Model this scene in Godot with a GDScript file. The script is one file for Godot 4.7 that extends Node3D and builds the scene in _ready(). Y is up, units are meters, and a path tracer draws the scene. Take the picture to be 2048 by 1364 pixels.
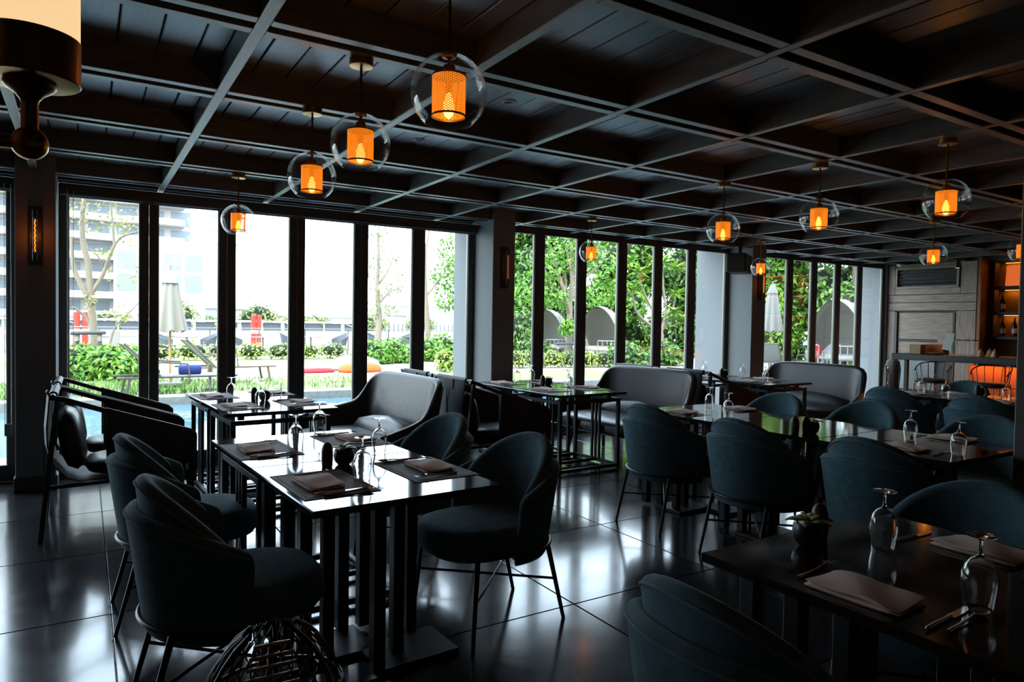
extends Node3D

var M := {}
var used := {}
var mesh_cache := {}
var rng := RandomNumberGenerator.new()

# ---------- mesh builder: collects shapes, commits them as one mesh ----------
class MB:
	var v := PackedVector3Array()
	var n := PackedVector3Array()
	var t := PackedVector2Array()
	var ix := PackedInt32Array()

	func face(pts: Array) -> void:      # flat polygon, points counter-clockwise seen from outside
		var a: Vector3 = pts[0]
		var nor := Vector3.ZERO
		for i in range(1, pts.size() - 1):
			nor += (pts[i] - a).cross(pts[i + 1] - a)
		nor = nor.normalized()
		var b := v.size()
		for p in pts:
			v.append(p); n.append(nor); t.append(Vector2.ZERO)
		for i in range(1, pts.size() - 1):
			ix.append(b); ix.append(b + i + 1); ix.append(b + i)

	func box(c: Vector3, s: Vector3, bev := 0.0, bs := Basis()) -> void:
		var h := s / 2.0
		var e := minf(bev, minf(h.x, minf(h.y, h.z)) * 0.98)
		var k := h - Vector3(e, e, e)
		for ax in 3:
			var a1 := (ax + 1) % 3
			var a2 := (ax + 2) % 3
			for sg in [-1.0, 1.0]:
				var q := []
				for w in [[-1.0, -1.0], [1.0, -1.0], [1.0, 1.0], [-1.0, 1.0]]:
					var p := Vector3.ZERO
					p[ax] = sg * h[ax]; p[a1] = w[0] * k[a1]; p[a2] = w[1] * k[a2]
					q.append(c + bs * p)
				if sg < 0: q.reverse()
				face(q)
		if e <= 0.0: return
		for ax in 3:
			var a1 := (ax + 1) % 3
			var a2 := (ax + 2) % 3
			for s1 in [-1.0, 1.0]:
				for s2 in [-1.0, 1.0]:
					var q := []
					for w in [[0, -1.0], [1, -1.0], [1, 1.0], [0, 1.0]]:
						var p := Vector3.ZERO
						p[ax] = w[1] * k[ax]
						if w[0] == 0:
							p[a1] = s1 * h[a1]; p[a2] = s2 * k[a2]
						else:
							p[a1] = s1 * k[a1]; p[a2] = s2 * h[a2]
						q.append(c + bs * p)
					if s1 * s2 > 0: q.reverse()
					face(q)
		for sx in [-1.0, 1.0]:
			for sy in [-1.0, 1.0]:
				for sz in [-1.0, 1.0]:
					var q := [c + bs * Vector3(sx * h.x, sy * k.y, sz * k.z), c + bs * Vector3(sx * k.x, sy * h.y, sz * k.z), c + bs * Vector3(sx * k.x, sy * k.y, sz * h.z)]
					if sx * sy * sz < 0: q.reverse()
					face(q)

	func grid(rows: Array, wrap_u := false, wrap_v := false) -> void:   # rows of points; smooth; outside is du x dv
		var nu := rows.size()
		var nv: int = rows[0].size()
		var b := v.size()
		var nor := PackedVector3Array()
		nor.resize(nu * nv)
		for i in nu:
			for j in nv:
				v.append(rows[i][j])
				t.append(Vector2(float(j) / maxi(1, nv if wrap_v else nv - 1), float(i) / maxi(1, nu - 1)))
		for i in (nu if wrap_u else nu - 1):
			for j in (nv if wrap_v else nv - 1):
				var i2 := (i + 1) % nu
				var j2 := (j + 1) % nv
				var a := i * nv + j
				var q := i2 * nv + j
				var c := i * nv + j2
				var d := i2 * nv + j2
				var pa := v[b + a]
				var pd := v[b + d]
				var fn := (v[b + q] - v[b + c]).cross(pd - pa)
				if fn.length_squared() < 1e-18: continue
				nor[a] += fn; nor[q] += fn; nor[c] += fn; nor[d] += fn
				ix.append_array([b + a, b + c, b + q, b + q, b + c, b + d])
		for i in nu * nv:
			n.append(nor[i].normalized() if nor[i].length_squared() > 0 else Vector3.UP)

	func lathe(prof: Array, segs := 20, o := Vector3.ZERO, bs := Basis(), uv := false) -> void:
		var rows := []
		for p in prof:
			var r := PackedVector3Array()
			for j in (segs + 1 if uv else segs):
				var a := TAU * j / segs
				r.append(o + bs * Vector3(p.x * cos(a), p.y, p.x * sin(a)))
			rows.append(r)
		grid(rows, false, not uv)

	func tube(pts: Array, r, sides := 8, caps := true) -> void:
		var rows := []
		var nn := Vector3.ZERO
		for i in pts.size():
			var a: Vector3 = pts[maxi(i - 1, 0)]
			var z: Vector3 = pts[mini(i + 1, pts.size() - 1)]
			var d := (z - a).normalized()
			if nn == Vector3.ZERO:
				nn = d.cross(Vector3.UP if absf(d.y) < 0.9 else Vector3.RIGHT).normalized()
			nn = (nn - d * nn.dot(d)).normalized()
			var bb := nn.cross(d)
			var rr: float = r if r is float else r[i]
			var row := PackedVector3Array()
			for j in sides:
				var w := TAU * j / sides
				row.append(pts[i] + (nn * cos(w) + bb * sin(w)) * rr)
			rows.append(row)
		grid(rows, false, true)
		if caps:
			face(Array(rows[0]))
			var g := Array(rows[-1])
			g.reverse()
			face(g)

	func bar(a: Vector3, z: Vector3, w: float, h: float, bev := 0.002) -> void:   # square bar between two points
		var d := (z - a)
		var y := d.normalized()
		var x := (Vector3.UP.cross(y) if absf(y.y) < 0.95 else Vector3.RIGHT - y * y.x).normalized()
		box((a + z) / 2.0, Vector3(w, d.length(), h), bev, Basis(x, y, x.cross(y)))

	func prism(poly: Array, depth: float, xf := Transform3D()) -> void:   # polygon in xy, extruded to +z
		var pp := PackedVector2Array(poly)
		if Geometry2D.is_polygon_clockwise(pp): pp.reverse()
		var tri := Geometry2D.triangulate_polygon(pp)
		for i in range(0, tri.size(), 3):
			var q := [pp[tri[i]], pp[tri[i + 1]], pp[tri[i + 2]]]
			if (q[1] - q[0]).cross(q[2] - q[0]) < 0: q.reverse()
			face([xf * Vector3(q[0].x, q[0].y, depth), xf * Vector3(q[1].x, q[1].y, depth), xf * Vector3(q[2].x, q[2].y, depth)])
			face([xf * Vector3(q[2].x, q[2].y, 0), xf * Vector3(q[1].x, q[1].y, 0), xf * Vector3(q[0].x, q[0].y, 0)])
		for i in pp.size():
			var a := pp[i]
			var c := pp[(i + 1) % pp.size()]
			face([xf * Vector3(a.x, a.y, 0), xf * Vector3(c.x, c.y, 0), xf * Vector3(c.x, c.y, depth), xf * Vector3(a.x, a.y, depth)])

	# soft solid: superellipse plan (half sizes ax, az, exponent e), profile of (scale, y)
	func puff(c: Vector3, ax: float, az: float, e: float, prof: Array, bs := Basis(), segs := 36) -> void:
		var rows := []
		for p in prof:
			var r := PackedVector3Array()
			for j in segs:
				var a := TAU * j / segs
				var cx := signf(cos(a)) * pow(absf(cos(a)), 2.0 / e)
				var sz := signf(sin(a)) * pow(absf(sin(a)), 2.0 / e)
				r.append(c + bs * Vector3(ax * p.x * cx, p.y, az * p.x * sz))
			rows.append(r)
		grid(rows, false, true)

	# upholstered shell standing on a plan path: st = [[x, z, nx, nz, y0, y1, thickness], ...]
	func shell(st: Array, flare := 0.0, pw := 1.0) -> void:
		var rows := []
		for s in st:
			var th: float = s[6]
			var y0: float = s[4]
			var y1: float = s[5]
			var r := th / 2.0
			var row := PackedVector3Array()
			var q := []
			for k in 7: q.append(Vector2(r * cos(PI * k / 6.0), y1 - r + r * sin(PI * k / 6.0)))        # over the top, outside to inside
			for k in 5: q.append(Vector2(-r, lerpf(y1 - r, y0 + r, (k + 1) / 6.0)))
			for k in 5: q.append(Vector2(r * cos(PI + PI * k / 4.0), y0 + r + r * sin(PI + PI * k / 4.0)))
			for k in 5: q.append(Vector2(r, lerpf(y0 + r, y1 - r, (k + 1) / 6.0)))
			for p in q:
				var o: float = p.x + flare * pow(maxf(p.y - y0, 0.0), pw)
				row.append(Vector3(s[0] + s[2] * o, p.y, s[1] + s[3] * o))
			rows.append(row)
		grid(rows, false, true)
		face(Array(rows[0])); var z := Array(rows[-1]); z.reverse(); face(z)

	func mesh() -> ArrayMesh:
		var a := []
		a.resize(Mesh.ARRAY_MAX)
		a[Mesh.ARRAY_VERTEX] = v; a[Mesh.ARRAY_NORMAL] = n; a[Mesh.ARRAY_TEX_UV] = t; a[Mesh.ARRAY_INDEX] = ix
		var m := ArrayMesh.new()
		m.add_surface_from_arrays(Mesh.PRIMITIVE_TRIANGLES, a)
		return m

# ---------- scene tree helpers ----------
func numbered(called: String) -> String:
	var k: int = used.get(called, -1) + 1
	used[called] = k
	return called if k == 0 else "%s_%03d" % [called, k]

func thing(called: String, label: String, category: String, at := Vector3.ZERO, turn := 0.0, group := "") -> Node3D:
	var o := Node3D.new()
	o.name = numbered(called)
	add_child(o)
	o.position = at
	o.rotation_degrees.y = turn
	tag(o, label, category, group)
	return o

func tag(o: Node, label: String, category := "", group := "", kind := "") -> void:
	o.set_meta("label", label)
	if category: o.set_meta("category", category)
	if group: o.set_meta("group", group)
	if kind: o.set_meta("kind", kind)

func struct(called: String, label: String, at := Vector3.ZERO) -> Node3D:
	var o := Node3D.new()
	o.name = called
	add_child(o)
	o.position = at
	tag(o, label, "", "", "structure")
	return o

func put(called: String, mb, mat: Material, parent: Node, at := Vector3.ZERO, label := "") -> MeshInstance3D:
	var o := MeshInstance3D.new()
	o.name = called
	o.mesh = mb.mesh() if mb is MB else mb
	o.material_override = mat
	o.position = at
	parent.add_child(o, true)
	if label: o.set_meta("label", label)
	return o

func one(called: String, mb, mat: Material, label: String, category: String, at := Vector3.ZERO, turn := 0.0, group := "") -> MeshInstance3D:   # a thing that is one mesh
	var o := put(numbered(called), mb, mat, self, at)
	o.rotation_degrees.y = turn
	tag(o, label, category, group)
	return o

func copy(src: Node3D, label: String, at: Vector3, turn := 0.0, group := "") -> Node3D:
	var base: String = str(src.name).rstrip("0123456789").rstrip("_")
	var o: Node3D = src.duplicate()
	o.name = numbered(base)
	add_child(o)
	o.position = at
	o.rotation_degrees.y = turn
	o.set_meta("label", label)
	if group: o.set_meta("group", group)
	return o

func multi(called: String, mesh: Mesh, mat: Material, parent: Node, xf: Array, cols: Array = []) -> MultiMeshInstance3D:
	var mm := MultiMesh.new()
	mm.transform_format = MultiMesh.TRANSFORM_3D
	mm.use_colors = cols.size() > 0
	mm.mesh = mesh
	mm.instance_count = xf.size()
	for i in xf.size():
		mm.set_instance_transform(i, xf[i])
		if cols.size(): mm.set_instance_color(i, cols[i])
	var o := MultiMeshInstance3D.new()
	o.name = called
	o.multimesh = mm
	o.material_override = mat
	parent.add_child(o, true)
	o.set_meta("kind", "stuff")
	return o

func arr(a, b, c, d) -> PackedVector3Array:
	return PackedVector3Array([a, b, c, d])

# ---------- materials ----------
func noise(freq: float, octs: int, sd: int, kind := FastNoiseLite.TYPE_SIMPLEX_SMOOTH, fractal := FastNoiseLite.FRACTAL_FBM) -> FastNoiseLite:
	var f := FastNoiseLite.new()
	f.noise_type = kind
	f.frequency = freq
	f.fractal_type = fractal
	f.fractal_octaves = octs
	f.seed = sd
	return f

func tex(f: FastNoiseLite, stops: Array, size := 512, normal := false, bump := 4.0) -> NoiseTexture2D:
	var x := NoiseTexture2D.new()
	x.width = size; x.height = size
	x.seamless = true
	x.noise = f
	if normal:
		x.as_normal_map = true; x.bump_strength = bump
	else:
		var g := Gradient.new()
		var off := PackedFloat32Array()
		var col := PackedColorArray()
		for s in stops:
			off.append(s[0]); col.append(s[1])
		g.offsets = off; g.colors = col
		x.color_ramp = g
	return x

func mat(c: Color, rough := 0.6, metal := 0.0, spec := 0.5) -> StandardMaterial3D:
	var m := StandardMaterial3D.new()
	m.albedo_color = c
	m.roughness = rough
	m.metallic = metal
	m.metallic_specular = spec
	return m

func grained(f: FastNoiseLite, stops: Array, scale: Vector3, rough := 0.5, world := true, size := 512) -> StandardMaterial3D:
	var m := mat(Color.WHITE, rough)
	m.albedo_texture = tex(f, stops, size)
	m.uv1_triplanar = true
	m.uv1_world_triplanar = world
	m.uv1_scale = scale
	return m

func rgb(r: int, g: int, b: int) -> Color:
	return Color(r / 255.0, g / 255.0, b / 255.0)

func glass(c := Color(1, 1, 1, 0.03), rough := 0.0) -> StandardMaterial3D:
	var m := mat(c, rough)
	m.transparency = BaseMaterial3D.TRANSPARENCY_ALPHA
	return m

func glow(c: Color, e: float) -> StandardMaterial3D:
	var m := mat(c * 0.4, 0.5)
	m.emission_enabled = true
	m.emission = c
	m.emission_energy_multiplier = e
	return m

func velvet(c: Color) -> StandardMaterial3D:
	var m := mat(c, 0.85, 0.0, 0.3)
	m.rim_enabled = true
	m.rim = 0.7
	m.rim_tint = 0.5
	m.albedo_texture = tex(noise(0.02, 3, 31), [[0.0, Color(0.78, 0.78, 0.78)], [1.0, Color(1, 1, 1)]], 256)
	m.uv1_triplanar = true
	m.uv1_scale = Vector3(3, 3, 3)
	return m

func materials() -> void:
	for q in [["ceiling_wood", 3, Vector3(5, 5, 0.5), 84, 0.34], ["ceiling_wood_b", 8, Vector3(5, 5, 0.5), 78, 0.32], ["beam_wood", 12, Vector3(5, 5, 0.5), 84, 0.4], ["cross_wood", 15, Vector3(0.5, 5, 5), 76, 0.4]]:
		var k: int = q[3]
		M[q[0]] = grained(noise(0.012, 4, q[1]), [[0.0, rgb(k - 16, k - 20, k - 23)], [0.5, rgb(k, k - 5, k - 9)], [1.0, rgb(k + 18, k + 12, k + 7)]], q[2], 0.5)
		M[q[0]].clearcoat_enabled = true
		M[q[0]].clearcoat = 0.9
		M[q[0]].clearcoat_roughness = q[4]
	M.groove = mat(rgb(22, 20, 18), 0.8)
	M.tile = mat(Color.WHITE, 0.17, 0.0, 0.6)
	M.tile.clearcoat_enabled = true; M.tile.clearcoat = 0.15; M.tile.clearcoat_roughness = 0.06
	M.tile.albedo_texture = tex(noise(0.006, 5, 21, FastNoiseLite.TYPE_SIMPLEX_SMOOTH, FastNoiseLite.FRACTAL_RIDGED), [[0.0, rgb(46, 46, 49)], [0.72, rgb(52, 52, 55)], [0.9, rgb(66, 65, 66)], [1.0, rgb(104, 102, 100)]], 1024)
	M.tile.roughness_texture = tex(noise(0.01, 3, 23), [[0.0, Color(0.75, 0.75, 0.75)], [1.0, Color(1, 1, 1)]], 512)
	M.tile.uv1_triplanar = true; M.tile.uv1_world_triplanar = true; M.tile.uv1_scale = Vector3(0.45, 0.45, 0.7)
	M.tile_b = M.tile.duplicate()
	M.tile_b.uv1_offset = Vector3(0.37, 0.1, 0.53)
	M.grout = mat(rgb(24, 24, 25), 0.8)
	M.frame = mat(rgb(74, 70, 66), 0.5)
	M.frame_edge = mat(rgb(120, 118, 108), 0.4, 0.6)
	M.column = grained(noise(0.05, 3, 41), [[0.0, rgb(122, 124, 124)], [1.0, rgb(138, 139, 138)]], Vector3(2, 2, 2), 0.75)
	M.pane = glass(Color(1, 1, 1, 0.0))
	M.granite = mat(Color.WHITE, 0.07, 0.0, 0.5)
	M.granite.albedo_texture = tex(noise(0.12, 3, 51), [[0.0, rgb(20, 20, 22)], [0.6, rgb(38, 38, 41)], [0.8, rgb(74, 76, 80)], [1.0, rgb(120, 122, 126)]], 512)
	M.granite.uv1_triplanar = true; M.granite.uv1_scale = Vector3(4, 4, 4)
	M.dark_top = mat(Color.WHITE, 0.07, 0.0, 0.5)
	M.dark_top.albedo_texture = tex(noise(0.12, 3, 52), [[0.0, rgb(22, 20, 18)], [0.7, rgb(36, 33, 30)], [1.0, rgb(66, 62, 58)]], 512)
	M.dark_top.uv1_triplanar = true; M.dark_top.uv1_scale = Vector3(4, 4, 4)
	M.iron = mat(rgb(52, 51, 51), 0.42, 0.2)
	M.chair_metal = mat(rgb(60, 58, 56), 0.3, 0.8)
	M.velvet = velvet(rgb(70, 104, 116))
	M.sheen_piping = velvet(rgb(98, 120, 128))  # lighter than the chair velvet: edge sheen put into the colour
	M.leather = mat(rgb(44, 45, 47), 0.36)
	var ln := tex(noise(0.03, 4, 61), [], 512, true, 2.0)
	M.leather.normal_enabled = true; M.leather.normal_texture = ln; M.leather.normal_scale = 0.35
	M.leather.uv1_triplanar = true; M.leather.uv1_scale = Vector3(2, 2, 2)
	M.sling = mat(rgb(52, 52, 54), 0.55)
	M.sling.normal_enabled = true; M.sling.normal_texture = ln; M.sling.normal_scale = 0.5
	M.sling.uv1_triplanar = true; M.sling.uv1_scale = Vector3(2, 2, 2)
	M.brass = mat(rgb(178, 128, 58), 0.28, 1.0)
	M.old_brass = mat(rgb(120, 88, 44), 0.35, 1.0)
	M.steel = mat(rgb(225, 223, 220), 0.2, 1.0)
	M.bulb_glass = glass(Color(1, 1, 1, 0.0))
	M.filament = glow(Color(1.0, 0.72, 0.3), 5.0)
	M.napkin = grained(noise(0.2, 2, 71), [[0.0, rgb(216, 192, 182)], [1.0, rgb(232, 212, 202)]], Vector3(6, 6, 6), 0.9, false, 256)
	M.mat_weave = grained(noise(0.25, 2, 72), [[0.0, rgb(74, 70, 64)], [1.0, rgb(104, 99, 91)]], Vector3(5, 5, 5), 0.7, false, 256)
	M.solid_glass = mat(Color(1, 1, 1, 0.0), 0.0)
	M.solid_glass.refraction_enabled = true; M.solid_glass.refraction_scale = 0.05
	M.ceramic = mat(rgb(30, 29, 28), 0.35)
	M.pepper = mat(rgb(52, 42, 34), 0.4)
	M.leaf_plant = mat(rgb(88, 112, 54), 0.5)
	M.leaf_plant.backlight_enabled = true; M.leaf_plant.backlight = Color(0.3, 0.4, 0.1)
	M.petal = mat(rgb(214, 206, 150), 0.6)
	M.rattan = mat(rgb(62, 44, 28), 0.4)
	M.rattan_wrap = mat(rgb(170, 150, 112), 0.4)
	M.wall_wood = grained(noise(0.014, 5, 81), [[0.0, rgb(126, 106, 92)], [0.5, rgb(158, 138, 122)], [1.0, rgb(178, 158, 142)]], Vector3(3, 5, 0.4), 0.55)
	M.wall_wood_v = grained(noise(0.014, 5, 83), [[0.0, rgb(126, 106, 92)], [0.5, rgb(158, 138, 122)], [1.0, rgb(178, 158, 142)]], Vector3(5, 0.4, 5), 0.55)
	M.amber_wood = grained(noise(0.014, 4, 85), [[0.0, rgb(120, 70, 32)], [1.0, rgb(166, 102, 50)]], Vector3(5, 0.6, 5), 0.5)
	M.plaster = mat(rgb(92, 90, 88), 0.8)
	M.black = mat(rgb(24, 24, 24), 0.5)
	M.shelf = mat(rgb(38, 36, 34), 0.5)
	M.counter = mat(rgb(26, 25, 25), 0.3)
	M.white_plastic = mat(rgb(225, 224, 220), 0.5)
	M.ribbed = mat(rgb(196, 204, 204), 0.4)
	M.copper = mat(rgb(214, 138, 96), 0.25, 1.0)
	# outdoors
	M.paving = grained(noise(0.02, 4, 91), [[0.0, rgb(148, 142, 134)], [1.0, rgb(178, 172, 164)]], Vector3(0.6, 0.6, 0.6), 0.8)
	M.deck_tile = grained(noise(0.03, 4, 92), [[0.0, rgb(150, 152, 154)], [1.0, rgb(176, 178, 180)]], Vector3(1, 1, 1), 0.35)
	M.lawn = grained(noise(0.05, 5, 93), [[0.0, rgb(96, 112, 56)], [0.5, rgb(132, 142, 84)], [1.0, rgb(164, 166, 112)]], Vector3(1.2, 1.2, 1.2), 0.95)
	M.water = mat(rgb(92, 128, 140), 0.03, 0.0, 0.6)
	M.water.normal_enabled = true; M.water.normal_texture = tex(noise(0.02, 3, 94), [], 512, true, 3.0); M.water.normal_scale = 0.25
	M.water.uv1_triplanar = true; M.water.uv1_world_triplanar = true; M.water.uv1_scale = Vector3(0.5, 0.5, 0.5)
	M.river = mat(rgb(150, 150, 142), 0.25)
	M.river.normal_enabled = true; M.river.normal_texture = M.water.normal_texture; M.river.normal_scale = 0.3
	M.river.uv1_triplanar = true; M.river.uv1_world_triplanar = true; M.river.uv1_scale = Vector3(0.15, 0.15, 0.15)
	M.leaves = mat(Color.WHITE, 0.5)
	M.leaves.vertex_color_use_as_albedo = true
	M.leaves.backlight_enabled = true; M.leaves.backlight = Color(0.5, 0.6, 0.25)
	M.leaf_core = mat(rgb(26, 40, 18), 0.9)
	M.bark = grained(noise(0.04, 4, 95), [[0.0, rgb(116, 100, 84)], [1.0, rgb(178, 164, 146)]], Vector3(3, 1, 3), 0.9)
	M.pale_bark = grained(noise(0.04, 4, 96), [[0.0, rgb(104, 94, 82)], [1.0, rgb(150, 140, 127)]], Vector3(3, 1, 3), 0.9)
	M.canvas = grained(noise(0.1, 2, 97), [[0.0, rgb(132, 130, 122)], [1.0, rgb(148, 145, 137)]], Vector3(3, 3, 3), 0.85)
	M.canvas.backlight_enabled = true; M.canvas.backlight = Color(0.2, 0.2, 0.19)
	M.lounge_sling = mat(rgb(126, 126, 124), 0.8)
	M.lounge_frame = mat(rgb(108, 98, 90), 0.5, 0.2)
	M.white_wall = mat(rgb(176, 174, 171), 0.8)
	M.pale_wall = mat(rgb(158, 157, 156), 0.8)
	M.far_glass = mat(rgb(110, 120, 128), 0.3)
	M.dark_panel = mat(rgb(70, 76, 84), 0.5)
	M.red = mat(rgb(206, 40, 22), 0.5)
	M.orange = mat(rgb(220, 84, 12), 0.7)
	M.red_cloth = mat(rgb(176, 26, 30), 0.8)
	M.towel = mat(rgb(52, 66, 128), 0.95)
	M.stone_grey = mat(rgb(120, 118, 112), 0.8)
	M.wood_pole = mat(rgb(176, 136, 92), 0.6)
	M.wicker_pale = mat(rgb(140, 137, 131), 0.7)
	M.dark_stake = mat(rgb(72, 76, 82), 0.7)
	M.bin_wood = grained(noise(0.02, 3, 98), [[0.0, rgb(150, 122, 88)], [1.0, rgb(186, 160, 122)]], Vector3(6, 0.6, 6), 0.7)

const BEAM_Y := 2.551
const PANEL_Y := 2.672
const WALL_Z := -7.06

func _ready() -> void:
	# camera, sky, sun, exposure
	var cam := Camera3D.new()
	cam.name = "camera"
	cam.transform = Transform3D(Basis(Vector3(0.84801349, 0.01639324, 0.52972104), Vector3(0.00045909, 0.99949839, -0.03166635), Vector3(-0.52997444, 0.02709668, 0.84758059)), Vector3(0, 1.41, 0))
	cam.fov = rad_to_deg(2.0 * atan(682.0 / 1368.8))
	cam.near = 0.05; cam.far = 2000.0
	add_child(cam)
	var env := Environment.new()
	env.background_mode = Environment.BG_SKY
	var sm := ProceduralSkyMaterial.new()
	sm.sky_top_color = Color(0.80, 0.9, 0.98)
	sm.sky_horizon_color = Color(0.88, 0.94, 0.98)
	sm.sky_curve = 0.2
	sm.ground_bottom_color = Color(0.8, 0.8, 0.78)
	sm.ground_horizon_color = Color(0.92, 0.92, 0.91)
	sm.sky_energy_multiplier = 2.1
	sm.ground_energy_multiplier = 1.6
	env.sky = Sky.new()
	env.sky.sky_material = sm
	env.tonemap_mode = Environment.TONE_MAPPER_LINEAR
	env.tonemap_exposure = 1.6
	env.sdfgi_enabled = true; env.ssao_enabled = true; env.ssil_enabled = true
	var we := WorldEnvironment.new()
	we.name = "environment"
	we.environment = env
	add_child(we)
	var sun := DirectionalLight3D.new()
	sun.name = "sun"
	sun.light_color = Color(1.0, 0.96, 0.88)
	sun.light_energy = 1.3
	sun.light_angular_distance = 0.6
	sun.shadow_enabled = true
	sun.sky_mode = DirectionalLight3D.SKY_MODE_LIGHT_ONLY
	add_child(sun)
	sun.look_at_from_position(Vector3(-4, 14, 9), Vector3(0, 0, 0))
	rng.seed = 7
	materials()
	build_ceiling()
	build_floor()
	build_window_wall()
	build_room_walls()
	build_grounds()
	build_tables()
	build_seating()
	build_pendants()
	build_bar()
	build_details()
	build_garden()
	build_far()

# ---------- the room ----------
func beam_box(w: float, h: float, d: float) -> ArrayMesh:
	var k := "box %.4f %.4f %.4f" % [w, h, d]
	if not mesh_cache.has(k):
		var b := MB.new()
		b.box(Vector3.ZERO, Vector3(w, h, d), 0.004)
		mesh_cache[k] = b.mesh()
	return mesh_cache[k]

func build_ceiling() -> void:
	var c := struct("ceiling", "dark stained timber ceiling of coffers with plank panels between narrow beams")
	var slab := MB.new()
	slab.box(Vector3(5.4, 2.86, -2.3), Vector3(18.4, 0.26, 10.2))
	put("ceiling_slab", slab, M.groove, c)
	var xs := []
	for k in 19: xs.append(0.592 + 0.929 * (k - 4))
	var zs := []
	for k in 10: zs.append(-6.715 + 0.9698 * k)
	for x in xs:
		put("beam", beam_box(0.05, 0.16, 9.6), M.beam_wood, c, Vector3(x, BEAM_Y + 0.08, -2.33))
	for z in zs:
		for x in xs.slice(0, 18):
			var near: bool = absf(z) < 7.5 and x > -2 and x < 12
			if not near: continue
			for s in [-1, 1]:
				put("cross_batten", beam_box(0.876, 0.155, 0.057), M.cross_wood, c, Vector3(x + 0.4645, BEAM_Y + 0.0775, z + s * 0.0565))
			put("groove_board", beam_box(0.876, 0.03, 0.06), M.groove, c, Vector3(x + 0.4645, BEAM_Y + 0.14, z))
	# planks: the nearest cells as single boards, the rest joined
	var cells := []
	for x in xs.slice(0, 18):
		for z in zs.slice(0, 9):
			cells.append([Vector2(x + 0.4645, z + 0.485).distance_to(Vector2(1.5, -2.0)), x, z])
		cells.append([Vector2(x + 0.4645, -7.0).distance_to(Vector2(1.5, -2.0)), x, -7.68])
	cells.sort_custom(func(a, b): return a[0] < b[0])
	var rest := MB.new()
	var count := 0
	for cell in cells:
		var x0: float = cell[1] + 0.025
		var zc: float = cell[2] + 0.485
		var edges := [x0, x0 + 0.112, x0 + 0.276, x0 + 0.44, x0 + 0.604, x0 + 0.767, x0 + 0.879]
		for k in 6:
			var w: float = edges[k + 1] - edges[k] - 0.006
			var p := Vector3((edges[k] + edges[k + 1]) / 2.0, PANEL_Y + 0.011 + rng.randf_range(-0.0015, 0.0015), zc)
			if count < 300:
				put("plank", beam_box(w, 0.022, 0.86), M.ceiling_wood if rng.randf() < 0.6 else M.ceiling_wood_b, c, p)
				count += 1
			else:
				rest.box(p, Vector3(w, 0.022, 0.86))
	put("planks", rest, M.ceiling_wood, c).set_meta("kind", "stuff")

func build_floor() -> void:
	var f := struct("floor", "dark polished marble floor tiles with thin pale veins and fine joints")
	var b := MB.new()
	b.box(Vector3(5.4, -0.16, -2.3), Vector3(18.4, 0.3, 10.2))
	put("screed", b, M.grout, f)
	for i in range(-4, 14):
		for j in range(-5, 5):
			var x0 := 0.107 + i * 0.99
			var z0 := -2.71 + j
			var z1 := z0 + 1.0
			z0 = maxf(z0, -7.3)
			if z1 <= z0: continue
			put("floor_tile", beam_box(0.987, 0.014, z1 - z0 - 0.003), M.tile if (i * 7 + j * 3) % 5 < 3 else M.tile_b, f, Vector3(x0 + 0.495, -0.007, (z0 + z1) / 2.0))

func window_bay(idx: int, label: String, x0: float, x1: float, mull: Array, blind: bool, top: float) -> void:
	var w := struct("window_%d" % idx, label)
	var z := WALL_Z
	var parts := [x0]
	for m in mull: parts.append(m)
	parts.append(x1)
	var e := 0.075
	# bottom rail and head rail
	for i in parts.size() - 1:
		var a: float = parts[i]
		var b: float = parts[i + 1]
		var r := MB.new()
		r.box(Vector3((a + b) / 2, 0.075, z), Vector3(b - a - 0.004, 0.15, 0.05), 0.003)
		r.box(Vector3((a + b) / 2, 0.012, z + 0.02), Vector3(b - a, 0.024, 0.11), 0.003)
		put("bottom_rail", r, M.frame, w)
		var h := MB.new()
		h.box(Vector3((a + b) / 2, top + 0.05, z), Vector3(b - a - 0.004, 0.1, 0.05), 0.003)
		put("head_rail", h, M.frame, w)
		var p := MB.new()
		p.box(Vector3((a + b) / 2, (0.15 + top) / 2, z), Vector3(b - a - 0.06, top - 0.15, 0.008))
		put("pane", p, M.pane, w)
		for s in [[a, 1.0], [b, -1.0]]:
			var q := MB.new()
			q.box(Vector3(s[0] + s[1] * (e / 2.0 + 0.002), (0.15 + top) / 2, z), Vector3(e, top - 0.15, 0.055), 0.004)
			var sn := put("stile", q, M.frame, w)
			var t := MB.new()
			t.box(Vector3(s[0] + s[1] * (e + 0.004), (0.15 + top) / 2, z - 0.005), Vector3(0.006, top - 0.16, 0.03), 0.001)
			put("glazing_bead", t, M.frame_edge, sn)
	if blind:
		var c := MB.new()
		c.box(Vector3((x0 + x1) / 2, 2.478, z + 0.07), Vector3(x1 - x0 - 0.01, 0.1, 0.09), 0.01)
		put("blind_cassette", c, M.frame, w)
		var hb := MB.new()
		hb.box(Vector3((x0 + x1) / 2, 2.425, z + 0.06), Vector3(x1 - x0 - 0.03, 0.012, 0.04), 0.004)
		put("blind_bottom_bar", hb, M.frame, w)
	var st := MB.new()
	st.box(Vector3((x0 + x1) / 2, BEAM_Y + 0.012, z - 0.06), Vector3(x1 - x0, 0.024, 0.06), 0.003)
	put("head_trim", st, M.beam_wood, w)

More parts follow.
